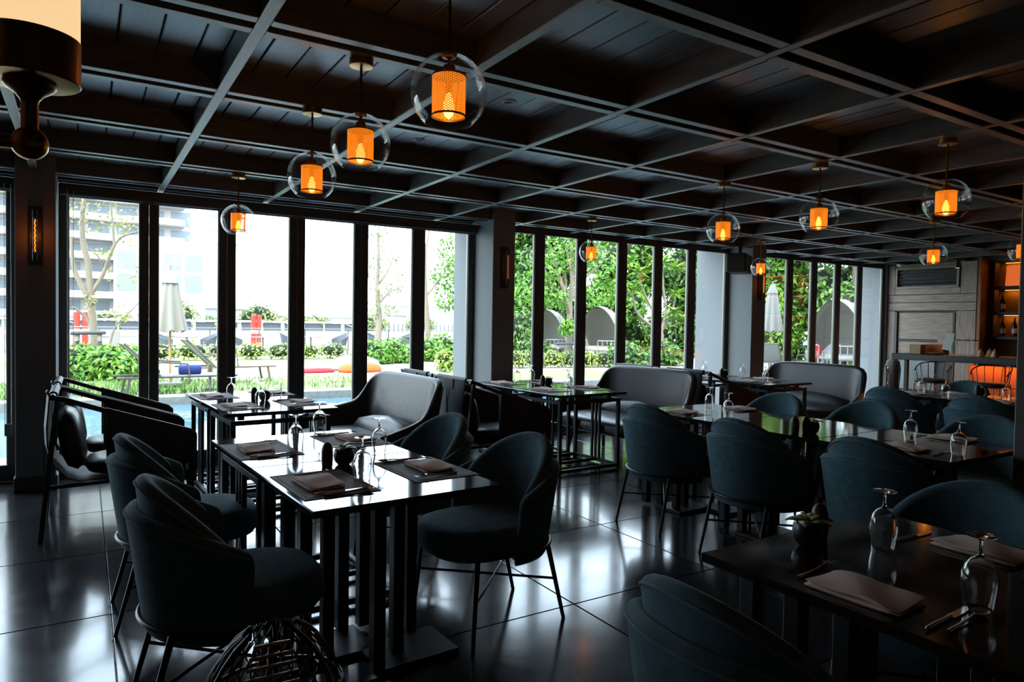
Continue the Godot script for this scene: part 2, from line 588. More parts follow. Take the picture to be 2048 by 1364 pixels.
func build_window_wall() -> void:
	window_bay(1, "window bay left of the first column, dark frame", -3.6, -0.47, [-2.9, -2.24, -1.58, -0.95], true, 2.43)
	window_bay(2, "window bay of folding dark framed glass doors between the first and second column", -0.19, 3.86, [0.5, 1.163, 1.826, 2.496, 3.16], true, 2.43)
	window_bay(3, "window bay of dark framed glass doors between the second and third column", 4.15, 8.23, [4.787, 5.447, 6.133, 6.79, 7.446], false, 2.5)
	window_bay(4, "window bay of dark framed glass doors beside the timber end wall", 8.53, 12.42, [9.69, 10.33, 10.99, 11.64], false, 2.5)
	var w := struct("wall_window", "dark wall band above the window doors")
	var b := MB.new()
	b.box(Vector3(5.4, 2.72, WALL_Z - 0.12), Vector3(18.4, 0.3, 0.26))
	b.box(Vector3(13.5, 1.35, WALL_Z - 0.1), Vector3(1.5, 2.7, 0.2))
	put("head_band", b, M.plaster, w)
	var storey := MB.new()
	storey.box(Vector3(5.4, 8.5, -3.0), Vector3(26.0, 11.0, 7.8))
	put("upper_storey", storey, M.white_wall, w)
	var k := 1
	for c in [[-0.462, -0.192, -6.6, -7.55], [3.862, 4.15, -6.6, -7.55], [8.23, 8.53, -6.6, -7.68], [12.42, 12.75, -7.0, -7.5]]:
		var o := struct("column_%d" % k, ["grey plastered column at far left carrying a tube sconce", "grey plastered column at the middle of the window wall with a tube sconce", "grey plastered column to the right carrying a black loudspeaker", "grey plastered pilaster at the right end of the windows"][k - 1])
		var m := MB.new()
		m.box(Vector3((c[0] + c[1]) / 2, 1.36, (c[2] + c[3]) / 2), Vector3(c[1] - c[0], 2.72, c[2] - c[3]), 0.006)
		put("column_shaft", m, M.column, o)
		if k < 4:
			var s := MB.new()
			s.box(Vector3((c[0] + c[1]) / 2, 0.06, (c[2] - 7.0) / 2), Vector3(c[1] - c[0] + 0.02, 0.12, c[2] + 7.0 + 0.02), 0.004)
			put("skirting", s, M.frame, o)
		k += 1
	# bead chains of the roller blinds
	for p in [[-0.1, -6.93, "blind chain hanging right of the first column"], [-0.53, -6.93, "blind chain hanging left of the first column"]]:
		var t := thing("blind_chain", p[2], "blind chain", Vector3(p[0], 0.0, p[1]))
		var bead := SphereMesh.new()
		bead.radius = 0.0042; bead.height = 0.0084; bead.radial_segments = 8; bead.rings = 4
		var xf := []
		for s in [-0.022, 0.022]:
			for i in 190: xf.append(Transform3D(Basis(), Vector3(s, 0.5 + i * 0.0104, 0)))
		multi("bead_string", bead, M.white_plastic, t, xf)
		var ten := MB.new()
		ten.box(Vector3(0, 0.46, 0), Vector3(0.05, 0.1, 0.02), 0.004)
		put("tensioner", ten, M.frame_edge, t)

func build_room_walls() -> void:
	for d in [["wall_back", "plain dark wall behind the viewer", Vector3(5.4, 1.35, 2.7), Vector3(18.4, 2.9, 0.2)], ["wall_left", "plain dark wall at the left end of the room", Vector3(-3.7, 1.35, -2.3), Vector3(0.2, 2.9, 10.0)], ["wall_right", "plain dark wall behind the bar shelves", Vector3(14.0, 1.35, -2.3), Vector3(0.2, 2.9, 10.0)]]:
		var w := struct(d[0], d[1])
		var b := MB.new()
		b.box(d[2], d[3])
		put("wall_face", b, M.plaster, w)
	var e := struct("wall_end", "timber clad end wall of the room beside the bar, pale brown boards")
	var X := 12.5
	var core := MB.new()
	core.box(Vector3(X + 0.16, 1.35, -6.3), Vector3(0.28, 2.7, 1.6))
	put("wall_core", core, M.plaster, e)
	# boards: [z0, z1, y0, y1, vertical grain]
	for q in [[-7.08, -6.88, 2.02, 2.56, true], [-5.78, -5.53, 2.02, 2.56, true], [-6.88, -5.78, 2.5, 2.56, false], [-6.88, -5.78, 2.02, 2.13, false], [-7.08, -5.53, 1.88, 2.015, false], [-7.08, -5.53, 1.735, 1.875, false],
		[-7.08, -6.86, 0.1, 1.73, true], [-5.84, -5.53, 0.1, 1.73, true], [-6.8, -5.88, 1.23, 1.7, false], [-6.8, -5.88, 0.9, 1.19, false]]:
		var b := MB.new()
		b.box(Vector3(X, (q[2] + q[3]) / 2, (q[0] + q[1]) / 2), Vector3(0.04, q[3] - q[2] - 0.004, q[1] - q[0] - 0.004), 0.003)
		put("wall_board", b, M.wall_wood_v if q[4] else M.wall_wood, e)
	var f := MB.new()
	f.box(Vector3(X - 0.02, 0.85, -6.83), Vector3(0.07, 1.72, 0.05), 0.003)
	f.box(Vector3(X - 0.005, 0.95, -5.86), Vector3(0.05, 1.5, 0.03), 0.003)
	f.box(Vector3(X - 0.005, 1.21, -6.34), Vector3(0.05, 0.03, 0.94), 0.003)
	put("door_frame", f, M.frame, e)
	var rb := MB.new()
	for i in 30: rb.box(Vector3(X, 0.6, -6.78 + i * 0.021), Vector3(0.03, 0.52, 0.016), 0.005)
	for y in [0.42, 0.62, 0.78]: rb.box(Vector3(X + 0.012, y, -6.46), Vector3(0.01, 0.012, 0.66))
	put("ribbed_panel", rb, M.ribbed, e)
	var low := MB.new()
	low.box(Vector3(X, 0.21, -6.46), Vector3(0.04, 0.2, 0.66), 0.003)
	put("wall_board", low, M.wall_wood, e)
	var sk := struct("baseboard_end", "dark baseboard under the timber end wall")
	var sb := MB.new()
	sb.box(Vector3(X - 0.01, 0.05, -6.3), Vector3(0.03, 0.1, 1.55), 0.004)
	put("board", sb, M.frame, sk)
	# air grille
	var g := thing("air_grille", "louvred air grille high on the timber end wall", "air vent", Vector3(X, 2.315, -6.33))
	var fr := MB.new()
	for s in [-1, 1]:
		fr.box(Vector3(-0.02, s * 0.17, 0), Vector3(0.05, 0.035, 1.06), 0.003)
		fr.box(Vector3(-0.02, 0, s * 0.515), Vector3(0.05, 0.32, 0.035), 0.003)
	var gf := put("grille_frame", fr, M.wall_wood, g)
	var bk := MB.new()
	bk.box(Vector3(0.05, 0, 0), Vector3(0.02, 0.33, 1.02))
	put("backing", bk, M.black, g)
	for i in 4:
		var sl := MB.new()
		sl.box(Vector3(-0.005, -0.1 + i * 0.066, 0), Vector3(0.008, 0.05, 0.99), 0.002, Basis(Vector3.BACK, 0.6))
		put("louvre", sl, M.shelf, g)
	for i in 6:
		var sl := MB.new()
		sl.box(Vector3(0.02, 0, -0.4 + i * 0.16), Vector3(0.01, 0.3, 0.016), 0.002)
		put("louvre_stay", sl, M.stone_grey, g)
	# post at the right edge of the view
	var ps := struct("trim_1", "dark square post standing at the right edge of the view")
	var pb := MB.new()
	pb.box(Vector3(4.36, 1.34, -1.58), Vector3(0.32, 2.68, 0.16), 0.006)
	put("post", pb, M.frame, ps)

func build_grounds() -> void:
	var d := struct("ground_deck", "pale grey tiles between the glass doors and the pool")
	var db := MB.new()
	db.box(Vector3(6, -0.25, -7.35), Vector3(34, 0.4, 0.3))
	put("threshold", db, M.deck_tile, d)
	for i in 44:
		var b := MB.new()
		b.box(Vector3(-8.0 + i * 0.6, -0.07, -7.95), Vector3(0.595, 0.1, 0.895), 0.004)
		put("deck_tile", b, M.deck_tile, d)
	var p := struct("pool_basin", "swimming pool in front of the glass doors with still pale water")
	var w := MB.new()
	w.box(Vector3(-0.5, -0.35, -10.75), Vector3(28, 0.5, 4.7))
	put("water", w, M.water, p)
	var cp := MB.new()
	cp.box(Vector3(-0.5, -0.1, -13.25), Vector3(28, 0.28, 0.42), 0.01)
	put("coping", cp, M.paving, p)
	var l := struct("ground_lawn", "grass lawn beyond the pool")
	var lb := MB.new()
	lb.box(Vector3(6, -0.26, -15.3), Vector3(60, 0.46, 3.9))
	put("lawn_strip", lb, M.lawn, l)
	var lc := MB.new()
	lc.box(Vector3(3, -0.255, -23.6), Vector3(60, 0.46, 3.4))
	put("lawn_strip", lc, M.lawn, l)
	var g := struct("ground_path", "pale sunlit paving beyond the lawn")
	var gb := MB.new()
	gb.box(Vector3(6, -0.25, -19.6), Vector3(70, 0.46, 4.8))
	put("paving_band", gb, M.paving, g)
	var g2 := MB.new()
	g2.box(Vector3(24, -0.27, -16.5), Vector3(21, 0.5, 17.5))
	put("paving_band", g2, M.paving, g)
	var t := struct("ground_terrace", "riverside terrace paving behind the hedge")
	var tb := MB.new()
	tb.box(Vector3(6, -0.4, -28.4), Vector3(80, 0.7, 6.2))
	put("terrace_slab", tb, M.paving, t)
	var r := struct("ground_river", "wide pale river beyond the terrace")
	var rb := MB.new()
	rb.box(Vector3(40, -2.2, -100), Vector3(500, 1.0, 137))
	put("river_water", rb, M.river, r)
	var fb := struct("ground_far", "ground of the surroundings reaching to the far bank")
	var fm := MB.new()
	fm.box(Vector3(100, -2.2, -480), Vector3(1600, 2.4, 640))
	fm.box(Vector3(60, -1.6, -15), Vector3(50, 2.5, 45))
	fm.box(Vector3(5.4, -1.2, -2.3), Vector3(40, 1.7, 14))
	fm.box(Vector3(-38, -1.4, -15), Vector3(50, 2.5, 45))
	put("earth", fm, M.lawn, fb)

# ---------- tables and what is laid on them ----------
func pedestal(t: Node3D, o: Vector3, m: Material) -> void:
	for p in [[0.13, 0.1, 0.36, 0.26], [-0.16, -0.1, 0.36, 0.26]]:
		var b := MB.new()
		b.box(o + Vector3(p[0], 0.012, p[1]), Vector3(p[2], 0.024, p[3]), 0.004)
		put("base_plate", b, m, t)
	for p in [[-0.06, 0.21], [0.075, 0.1], [0.21, -0.05], [0.055, -0.215], [-0.04, -0.225], [-0.15, -0.11], [-0.255, -0.09], [-0.285, -0.22], [-0.335, -0.33]]:
		var b := MB.new()
		b.box(o + Vector3(p[0], 0.37, p[1]), Vector3(0.05, 0.7, 0.05), 0.003)
		put("post", b, m, t)
	var r := MB.new()
	r.box(o + Vector3(0, 0.7, 0.0), Vector3(0.62, 0.035, 0.05), 0.003)
	r.box(o + Vector3(0, 0.7, -0.18), Vector3(0.7, 0.035, 0.04), 0.003)
	r.box(o + Vector3(0.2, 0.7, 0.0), Vector3(0.05, 0.035, 0.5), 0.003)
	r.box(o + Vector3(-0.3, 0.7, -0.15), Vector3(0.05, 0.035, 0.5), 0.003)
	put("top_support", r, m, t)

func frame_base(t: Node3D, o: Vector3, w: float, d: float, m: Material) -> void:
	var hx := w / 2 - 0.06
	var hz := d / 2 - 0.06
	for sx in [-1, 1]:
		for sz in [-1, 1]:
			var b := MB.new()
			b.box(o + Vector3(sx * hx, 0.345, sz * hz), Vector3(0.034, 0.69, 0.034), 0.003)
			put("leg", b, m, t)
	for sx in [-1, 1]:
		for y in [0.672, 0.03]:
			var b := MB.new()
			b.box(o + Vector3(sx * hx, y, 0), Vector3(0.032, 0.032, 2 * hz - 0.034), 0.003)
			put("rail", b, m, t)
		for k in [-0.055, 0, 0.055]:
			var s := MB.new()
			s.box(o + Vector3(sx * hx, 0.351, k), Vector3(0.024, 0.61, 0.024), 0.002)
			put("slat", s, m, t)
	for sz in [-1, 1]:
		for y in [0.672, 0.03]:
			var b := MB.new()
			b.box(o + Vector3(0, y, sz * hz), Vector3(2 * hx - 0.034, 0.032, 0.032), 0.003)
			put("rail", b, m, t)
	var f := MB.new()
	f.box(o + Vector3(0, 0.03, 0), Vector3(2 * hx - 0.034, 0.028, 0.028), 0.003)
	put("rail", f, m, t)
	for sx in [-1, 1]:
		for sz in [-1, 1]:
			var b := MB.new()
			b.box(o + Vector3(sx * hx * 0.8, 0.706, sz * hz * 0.8), Vector3(0.04, 0.04, 0.04))
			put("spacer", b, m, t)

func table(label: String, at: Vector3, turn: float, w: float, lens: Array, kinds: Array, top: Material) -> Node3D:
	var t := thing("dining_table", label, "table", at, turn, "")
	var total := 0.0
	for l in lens: total += l
	var z := total / 2.0
	for i in lens.size():
		var l: float = lens[i]
		var b := MB.new()
		b.box(Vector3(0, 0.737, z - l / 2), Vector3(w, 0.026, l - 0.003), 0.004)
		put("tabletop", b, top, t)
		if kinds[i] == 0: pedestal(t, Vector3(0, 0, z - l / 2), M.iron)
		else: frame_base(t, Vector3(0, 0, z - l / 2), w, l, M.iron)
		z -= l
	return t

var proto := {}

func on(t: Node3D, x: float, z: float, y := 0.75) -> Vector3:
	return t.transform * Vector3(x, y, z)

func inst(key: String, label: String, at: Vector3, turn: float, group: String) -> Node3D:
	if not proto.has(key + "#used"):
		proto[key + "#used"] = true
		var o: Node3D = proto[key]
		o.position = at
		o.rotation_degrees.y = turn
		o.set_meta("label", label)
		o.set_meta("group", group)
		return o
	return copy(proto[key], label, at, turn, group)

func make_tableware() -> void:
	# stemmed glass standing upside down on its rim
	var g := thing("wine_glass", "", "glass")
	var bowl := MB.new()
	var op := [Vector2(0.031, 0.0), Vector2(0.0335, 0.02), Vector2(0.0372, 0.045), Vector2(0.039, 0.065), Vector2(0.0375, 0.085), Vector2(0.031, 0.104), Vector2(0.019, 0.119), Vector2(0.007, 0.127), Vector2(0.0, 0.128)]
	var prof := []
	for i in range(8, -1, -1): prof.append(Vector2(maxf(0.0, op[i].x - 0.0014), op[i].y - (0.0018 if i > 5 else 0.0)))
	prof[0] = Vector2(0.0, 0.1245)
	prof.append(Vector2(op[0].x - 0.0007, -0.0006))
	prof.append_array(op)
	bowl.lathe(prof, 32)
	put("bowl", bowl, M.solid_glass, g)
	var stem := MB.new()
	stem.lathe([Vector2(0.0, 0.1285), Vector2(0.007, 0.1285), Vector2(0.009, 0.124), Vector2(0.006, 0.131), Vector2(0.0042, 0.142), Vector2(0.0038, 0.157), Vector2(0.005, 0.166), Vector2(0.012, 0.1705), Vector2(0.03, 0.173), Vector2(0.033, 0.1742), Vector2(0.033, 0.1752), Vector2(0.0, 0.176)], 24)
	put("stem_and_foot", stem, M.solid_glass, g)
	proto.glass = g
	# folded napkin: three soft layers, lifted a little in the middle
	var n := thing("napkin", "", "napkin")
	for k in 2:
		var b := MB.new()
		var rows := []
		for i in 11:
			var r := PackedVector3Array()
			for s in 2:
				for j in 9:
					var u := (i / 10.0 - 0.5)
					var w := ((j if s == 0 else 8 - j) / 8.0 - 0.5)
					var hump := 0.007 * exp(-pow((u + 0.05 * k) * 3.2, 2.0)) * (0.4 + 0.3 * k) + 0.003 * sin(u * 9.0 + k * 2.0 + w * 4.0)
					var edge := 1.0 - pow(absf(u * 2.0), 6.0)
					var y := 0.0012 + k * 0.0085 + hump * (1.0 if k > 0 else 0.3)
					r.append(Vector3(w * (0.142 - k * 0.004), maxf(0.001, y + (0.0045 if s == 0 else -0.0045) * sqrt(maxf(edge, 0.0)) + 0.004), u * (0.236 - k * 0.006)))
			rows.append(r)
		b.grid(rows, false, true)
		put("fold", b, M.napkin, n)
	proto.napkin = n
	# place mat with a stitched border
	var pm := thing("place_mat", "", "place mat")
	var b1 := MB.new()
	b1.box(Vector3(0, 0.0015, 0), Vector3(0.3, 0.003, 0.45), 0.0012)
	var pmb := put("mat_body", b1, M.mat_weave, pm)
	var b2 := MB.new()
	for s in [-1, 1]:
		b2.box(Vector3(s * 0.13, 0.0034, 0), Vector3(0.004, 0.0012, 0.414), 0.0005)
		b2.box(Vector3(0, 0.0034, s * 0.205), Vector3(0.256, 0.0012, 0.004), 0.0005)
	put("border", b2, M.stone_grey, pmb)
	proto.mat = pm
	# knife
	var k1 := thing("knife", "", "knife")
	var kb := MB.new()
	kb.prism([Vector2(-0.009, -0.01), Vector2(0.009, -0.012), Vector2(0.0095, -0.06), Vector2(0.007, -0.09), Vector2(-0.004, -0.112), Vector2(-0.008, -0.1)], 0.0016, Transform3D(Basis(Vector3.RIGHT, Vector3.BACK, Vector3.DOWN), Vector3(0, 0.0042, 0)))
	put("blade", kb, M.steel, k1)
	var kh := MB.new()
	kh.tube([Vector3(0, 0.006, -0.012), Vector3(0, 0.006, 0.03), Vector3(0, 0.006, 0.08), Vector3(0, 0.0055, 0.105), Vector3(0, 0.005, 0.111)], [0.004, 0.0045, 0.0055, 0.005, 0.002], 8)
	put("handle", kh, M.steel, k1)
	proto.knife = k1
	# fork
	var f := thing("fork", "", "fork")
	var fh := MB.new()
	fh.tube([Vector3(0, 0.004, 0.1), Vector3(0, 0.005, 0.06), Vector3(0, 0.006, 0.01), Vector3(0, 0.01, -0.03), Vector3(0, 0.012, -0.045)], [0.005, 0.0045, 0.003, 0.0026, 0.004], 8)
	put("handle", fh, M.steel, f)
	var ft := MB.new()
	ft.tube([Vector3(-0.011, 0.012, -0.047), Vector3(0.011, 0.012, -0.047)], 0.0035, 6)
	for i in 4:
		var x := -0.0105 + i * 0.007
		ft.tube([Vector3(x, 0.012, -0.047), Vector3(x, 0.009, -0.07), Vector3(x, 0.008, -0.085), Vector3(x * 0.95, 0.011, -0.1)], [0.0022, 0.0019, 0.0015, 0.0008], 5)
	put("tines", ft, M.steel, f)
	proto.fork = f
	# spoon
	var sp := thing("spoon", "", "spoon")
	var sh := MB.new()
	sh.tube([Vector3(0, 0.004, 0.1), Vector3(0, 0.005, 0.06), Vector3(0, 0.006, 0.01), Vector3(0, 0.009, -0.03), Vector3(0, 0.009, -0.045)], [0.005, 0.0045, 0.003, 0.0026, 0.004], 8)
	put("handle", sh, M.steel, sp)
	var sb := MB.new()
	var rows := []
	for i in 6:
		var q := i / 5.0
		var r := PackedVector3Array()
		for j in 18:
			var a := TAU * j / 18.0
			r.append(Vector3(0.018 * q * cos(a), 0.002 + 0.008 * q * q, -0.07 + 0.029 * q * sin(a)))
		rows.append(r)
	sb.grid(rows, false, true)
	put("bowl", sb, M.steel, sp)
	proto.spoon = sp
	# small black bowl with a green cutting and a flower
	var v := thing("flower_bowl", "", "vase")
	var vb := MB.new()
	vb.lathe([Vector2(0.0, 0.0), Vector2(0.026, 0.001), Vector2(0.04, 0.016), Vector2(0.047, 0.04), Vector2(0.043, 0.066), Vector2(0.033, 0.08), Vector2(0.03, 0.078), Vector2(0.038, 0.06), Vector2(0.0, 0.05)], 28)
	put("bowl", vb, M.ceramic, v)
	for i in 5:
		var a := i * 1.3 + 0.4
		var lf := MB.new()
		var lr := []
		for s in 6:
			var q := s / 5.0
			var c := Vector3(cos(a) * (0.012 + 0.055 * q), 0.076 + 0.022 * q - 0.024 * q * q, sin(a) * (0.012 + 0.055 * q))
			var wv := Vector3(-sin(a), 0, cos(a)) * (0.025 * sin(PI * minf(q * 0.9 + 0.08, 1.0)) + 0.0005)
			lr.append(PackedVector3Array([c - wv, c + Vector3(0, -0.004, 0), c + wv, c + Vector3(0, 0.001, 0)]))
		lf.grid(lr, false, true)
		put("leaf", lf, M.leaf_plant, v)
	for i in 6:
		var a := i * TAU / 6.0
		var pt := MB.new()
		var pr := []
		for s in 5:
			var q := s / 4.0
			var c := Vector3(cos(a) * 0.03 * q, 0.088 + 0.006 * q * q, sin(a) * 0.03 * q)
			var wv := Vector3(-sin(a), 0, cos(a)) * (0.014 * sin(PI * (q * 0.85 + 0.1)))
			pr.append(PackedVector3Array([c - wv, c + Vector3(0, -0.0015, 0), c + wv, c + Vector3(0, 0.0015, 0)]))
		pt.grid(pr, false, true)
		put("petal", pt, M.petal, v)
	proto.bowl = v
	# ribbed shakers
	var s := thing("pepper_shaker", "", "shaker")
	var pb := MB.new()
	var pp := [Vector2(0.0, 0.0), Vector2(0.022, 0.001)]
	for i in 9:
		pp.append(Vector2(0.0245 + 0.002 * sin(i * 0.35), 0.006 + i * 0.0095))
		pp.append(Vector2(0.0225 + 0.002 * sin(i * 0.35), 0.0105 + i * 0.0095))
	for q in [Vector2(0.021, 0.095), Vector2(0.015, 0.106), Vector2(0.006, 0.112), Vector2(0.0, 0.113)]: pp.append(q)
	pb.lathe(pp, 24)
	put("shaker_body", pb, M.pepper, s)
	proto.pepper = s

func setting(t: Node3D, x: float, z: float, side: int, where: String, glass_at: Vector2, tools := 3, with_mat := true) -> void:
	# side -1: the guest sits at the left edge of the table, +1: at the right edge
	var turn := t.rotation_degrees.y
	var y := 0.75
	if with_mat:
		inst("mat", "dark woven place mat, " + where, on(t, x, z, y), turn, "place mats on the dining tables")
		y += 0.003
	var jx := rng.randf_range(-4, 4)
	inst("napkin", "folded pinkish beige napkin, " + where, on(t, x + side * 0.025, z + rng.randf_range(-0.01, 0.01), y), turn + (180 if side > 0 else 0) + jx, "folded napkins on the dining tables")
	if tools > 0:
		inst("knife", "steel table knife, " + where, on(t, x - side * 0.01, z + side * -0.175, y), turn + 90 * side + rng.randf_range(-7, 7) + (180 if side < 0 else 0) + 180, "knives on the dining tables")
	if tools > 1:
		inst("fork", "steel fork, " + where, on(t, x - side * 0.03, z + side * 0.165, y), turn - 90 * side * -1 + rng.randf_range(-8, 8), "forks on the dining tables")
	if tools > 2:
		inst("spoon", "steel spoon, " + where, on(t, x - side * 0.03, z + side * -0.205, y), turn + 90 * side + rng.randf_range(-7, 7), "spoons on the dining tables")
	inst("glass", "upturned stemmed glass, " + where, on(t, glass_at.x, glass_at.y), rng.randf_range(0, 90), "upturned stemmed glasses on the dining tables")

func centre_set(t: Node3D, x: float, z: float, where: String, shakers := 1, flip := 1.0) -> void:
	inst("bowl", "small black flower bowl " + where, on(t, x + 0.045 * flip, z), rng.randf_range(0, 360), "flower bowls on the dining tables")
	inst("pepper", "dark ribbed shaker beside the bowl " + where, on(t, x - 0.04 * flip, z + 0.02 * flip), 0.0, "ribbed shakers on the dining tables")
	if shakers > 1:
		inst("pepper", "dark ribbed shaker left of the other " + where, on(t, x - 0.1, z - 0.015), 0.0, "ribbed shakers on the dining tables")

var T := {}

func build_tables() -> void:
	make_tableware()
	T[1] = table("long polished granite table at the front left on a slatted black pedestal", Vector3(1.012, 0, -3.167), 3.0, 0.785, [0.82, 0.82], [0, 1], M.granite)
	T[2] = table("polished granite table by the left windows on thin black frame legs", Vector3(1.18, 0, -5.78), 3.0, 0.80, [0.77, 0.77], [1, 1], M.granite)
	T[3] = table("dark topped table in front of the middle leather sofa on thin black frame legs", Vector3(4.06, 0, -5.82), 2.0, 0.84, [0.77, 0.77], [1, 1], M.granite)
	T[4] = table("dark topped table in front of the farthest leather sofa on thin black frame legs", Vector3(6.95, 0, -5.78), 2.0, 0.84, [0.77, 0.77], [1, 1], M.granite)
	T[5] = table("long dark polished table right of centre between two rows of blue chairs", Vector3(4.08, 0, -2.86), 0.0, 0.86, [0.77, 0.77, 0.77], [0, 0, 0], M.dark_top)
	T[6] = table("dark table next to the bar stools with blue chairs around it", Vector3(7.36, 0, -3.2), 0.0, 0.84, [0.77, 0.77], [0, 0], M.dark_top)
	T[7] = table("dark table in the near right corner of the picture", Vector3(1.97, 0, -0.53), 0.0, 0.9, [0.85, 0.85], [0, 0], M.dark_top)
	var n1 := "front left granite table, "
	setting(T[1], -0.22, 0.44, -1, n1 + "nearest left place", Vector2(-0.06, 0.452))
	setting(T[1], -0.24, -0.41, -1, n1 + "far left place", Vector2(-0.084, -0.348))
	setting(T[1], 0.255, 0.4, 1, n1 + "nearest right place", Vector2(0.229, -0.03))
	setting(T[1], 0.25, -0.46, 1, n1 + "far right place", Vector2(0.2, -0.81))
	centre_set(T[1], -0.06, 0.13, "on the front left granite table")
	var n2 := "granite table by left windows, "
	setting(T[2], -0.23, 0.38, -1, n2 + "nearest left place", Vector2(-0.08, 0.425), 2)
	setting(T[2], -0.23, -0.4, -1, n2 + "far left place", Vector2(-0.15, -0.18), 1)
	setting(T[2], 0.24, 0.34, 1, n2 + "nearest right place", Vector2(0.14, 0.09), 2)
	setting(T[2], 0.24, -0.44, 1, n2 + "far right place", Vector2(0.14, -0.56), 1)
	centre_set(T[2], 0.0, 0.08, "on the granite table by left windows")
	var n3 := "table before middle sofa, "
	setting(T[3], -0.22, 0.3, -1, n3 + "nearest left place", Vector2(0.15, 0.2), 2)
	setting(T[3], -0.2, -0.5, -1, n3 + "far left place", Vector2(0.05, -0.6), 1)
	setting(T[3], 0.27, 0.32, 1, n3 + "nearest right place", Vector2(0.2, 0.12), 1)
	setting(T[3], 0.27, -0.45, 1, n3 + "far right place", Vector2(0.31, -0.69), 0)
	centre_set(T[3], 0.06, -0.1, "on the table before middle sofa")
	var n4 := "table before farthest sofa, "
	setting(T[4], 0.24, 0.2, 1, n4 + "nearest right place", Vector2(0.0, 0.42), 0)
	setting(T[4], 0.24, -0.5, 1, n4 + "far right place", Vector2(0.27, -0.12), 0)
	setting(T[4], -0.24, 0.36, -1, n4 + "nearest left place", Vector2(0.05, -0.55), 0)
	setting(T[4], -0.24, -0.45, -1, n4 + "far left place", Vector2(0.2, -0.68), 0)
	centre_set(T[4], 0.1, -0.3, "on the table before farthest sofa")
	var n5 := "long table right of centre, "
	setting(T[5], -0.22, -0.84, -1, n5 + "far left place", Vector2(-0.12, -0.5), 1, false)
	setting(T[5], 0.3, -0.77, 1, n5 + "far right place", Vector2(0.11, -0.88), 0, false)
	setting(T[5], -0.22, 0.83, -1, n5 + "nearest left place", Vector2(-0.18, 1.07), 2, false)
	setting(T[5], 0.32, 0.8, 1, n5 + "nearest right place", Vector2(0.09, 0.68), 1, false)
	centre_set(T[5], -0.28, 0.25, "on the long table right of centre", 2)
	var n6 := "table next to bar stools, "
	setting(T[6], -0.26, -0.5, -1, n6 + "far left place", Vector2(0.0, -0.55), 0)
	setting(T[6], 0.14, -0.32, 1, n6 + "far right place", Vector2(-0.2, -0.22), 0, false)
	setting(T[6], -0.26, 0.3, -1, n6 + "nearest left place", Vector2(0.02, 0.21), 0)
	centre_set(T[6], 0.26, -0.14, "on the table next to bar stools")
	var n7 := "dark table in near right corner, "
	setting(T[7], -0.31, -0.42, -1, n7 + "left place", Vector2(-0.17, -0.24), 3, false)
	setting(T[7], 0.27, -0.44, 1, n7 + "right place", Vector2(0.06, -0.6), 2, false)
	centre_set(T[7], -0.07, -0.73, "on the dark near right corner table", 1, -1.0)

# ---------- seats ----------
func arc_shell(a_max: float, rx: float, rz: float, y0: float, top: Callable, th: float, zo := 0.0, steps := 40) -> Array:
	var st := []
	for i in steps + 1:
		var f := -1.0 + 2.0 * i / steps
		f = sin(f * PI / 2)         # closer stations towards the ends
		var a := f * a_max
		var e := clampf((1.0 - absf(f)) / 0.045, 0.0, 1.0)
		e = sqrt(1.0 - (1.0 - e) * (1.0 - e))
		var y1: float = top.call(f)
		y1 = lerpf(y1 - 0.05, y1, e)
		st.append([rx * sin(a), zo - rz * cos(a), sin(a), -cos(a), y0, y1, th * lerpf(0.25, 1.0, e)])
	return st

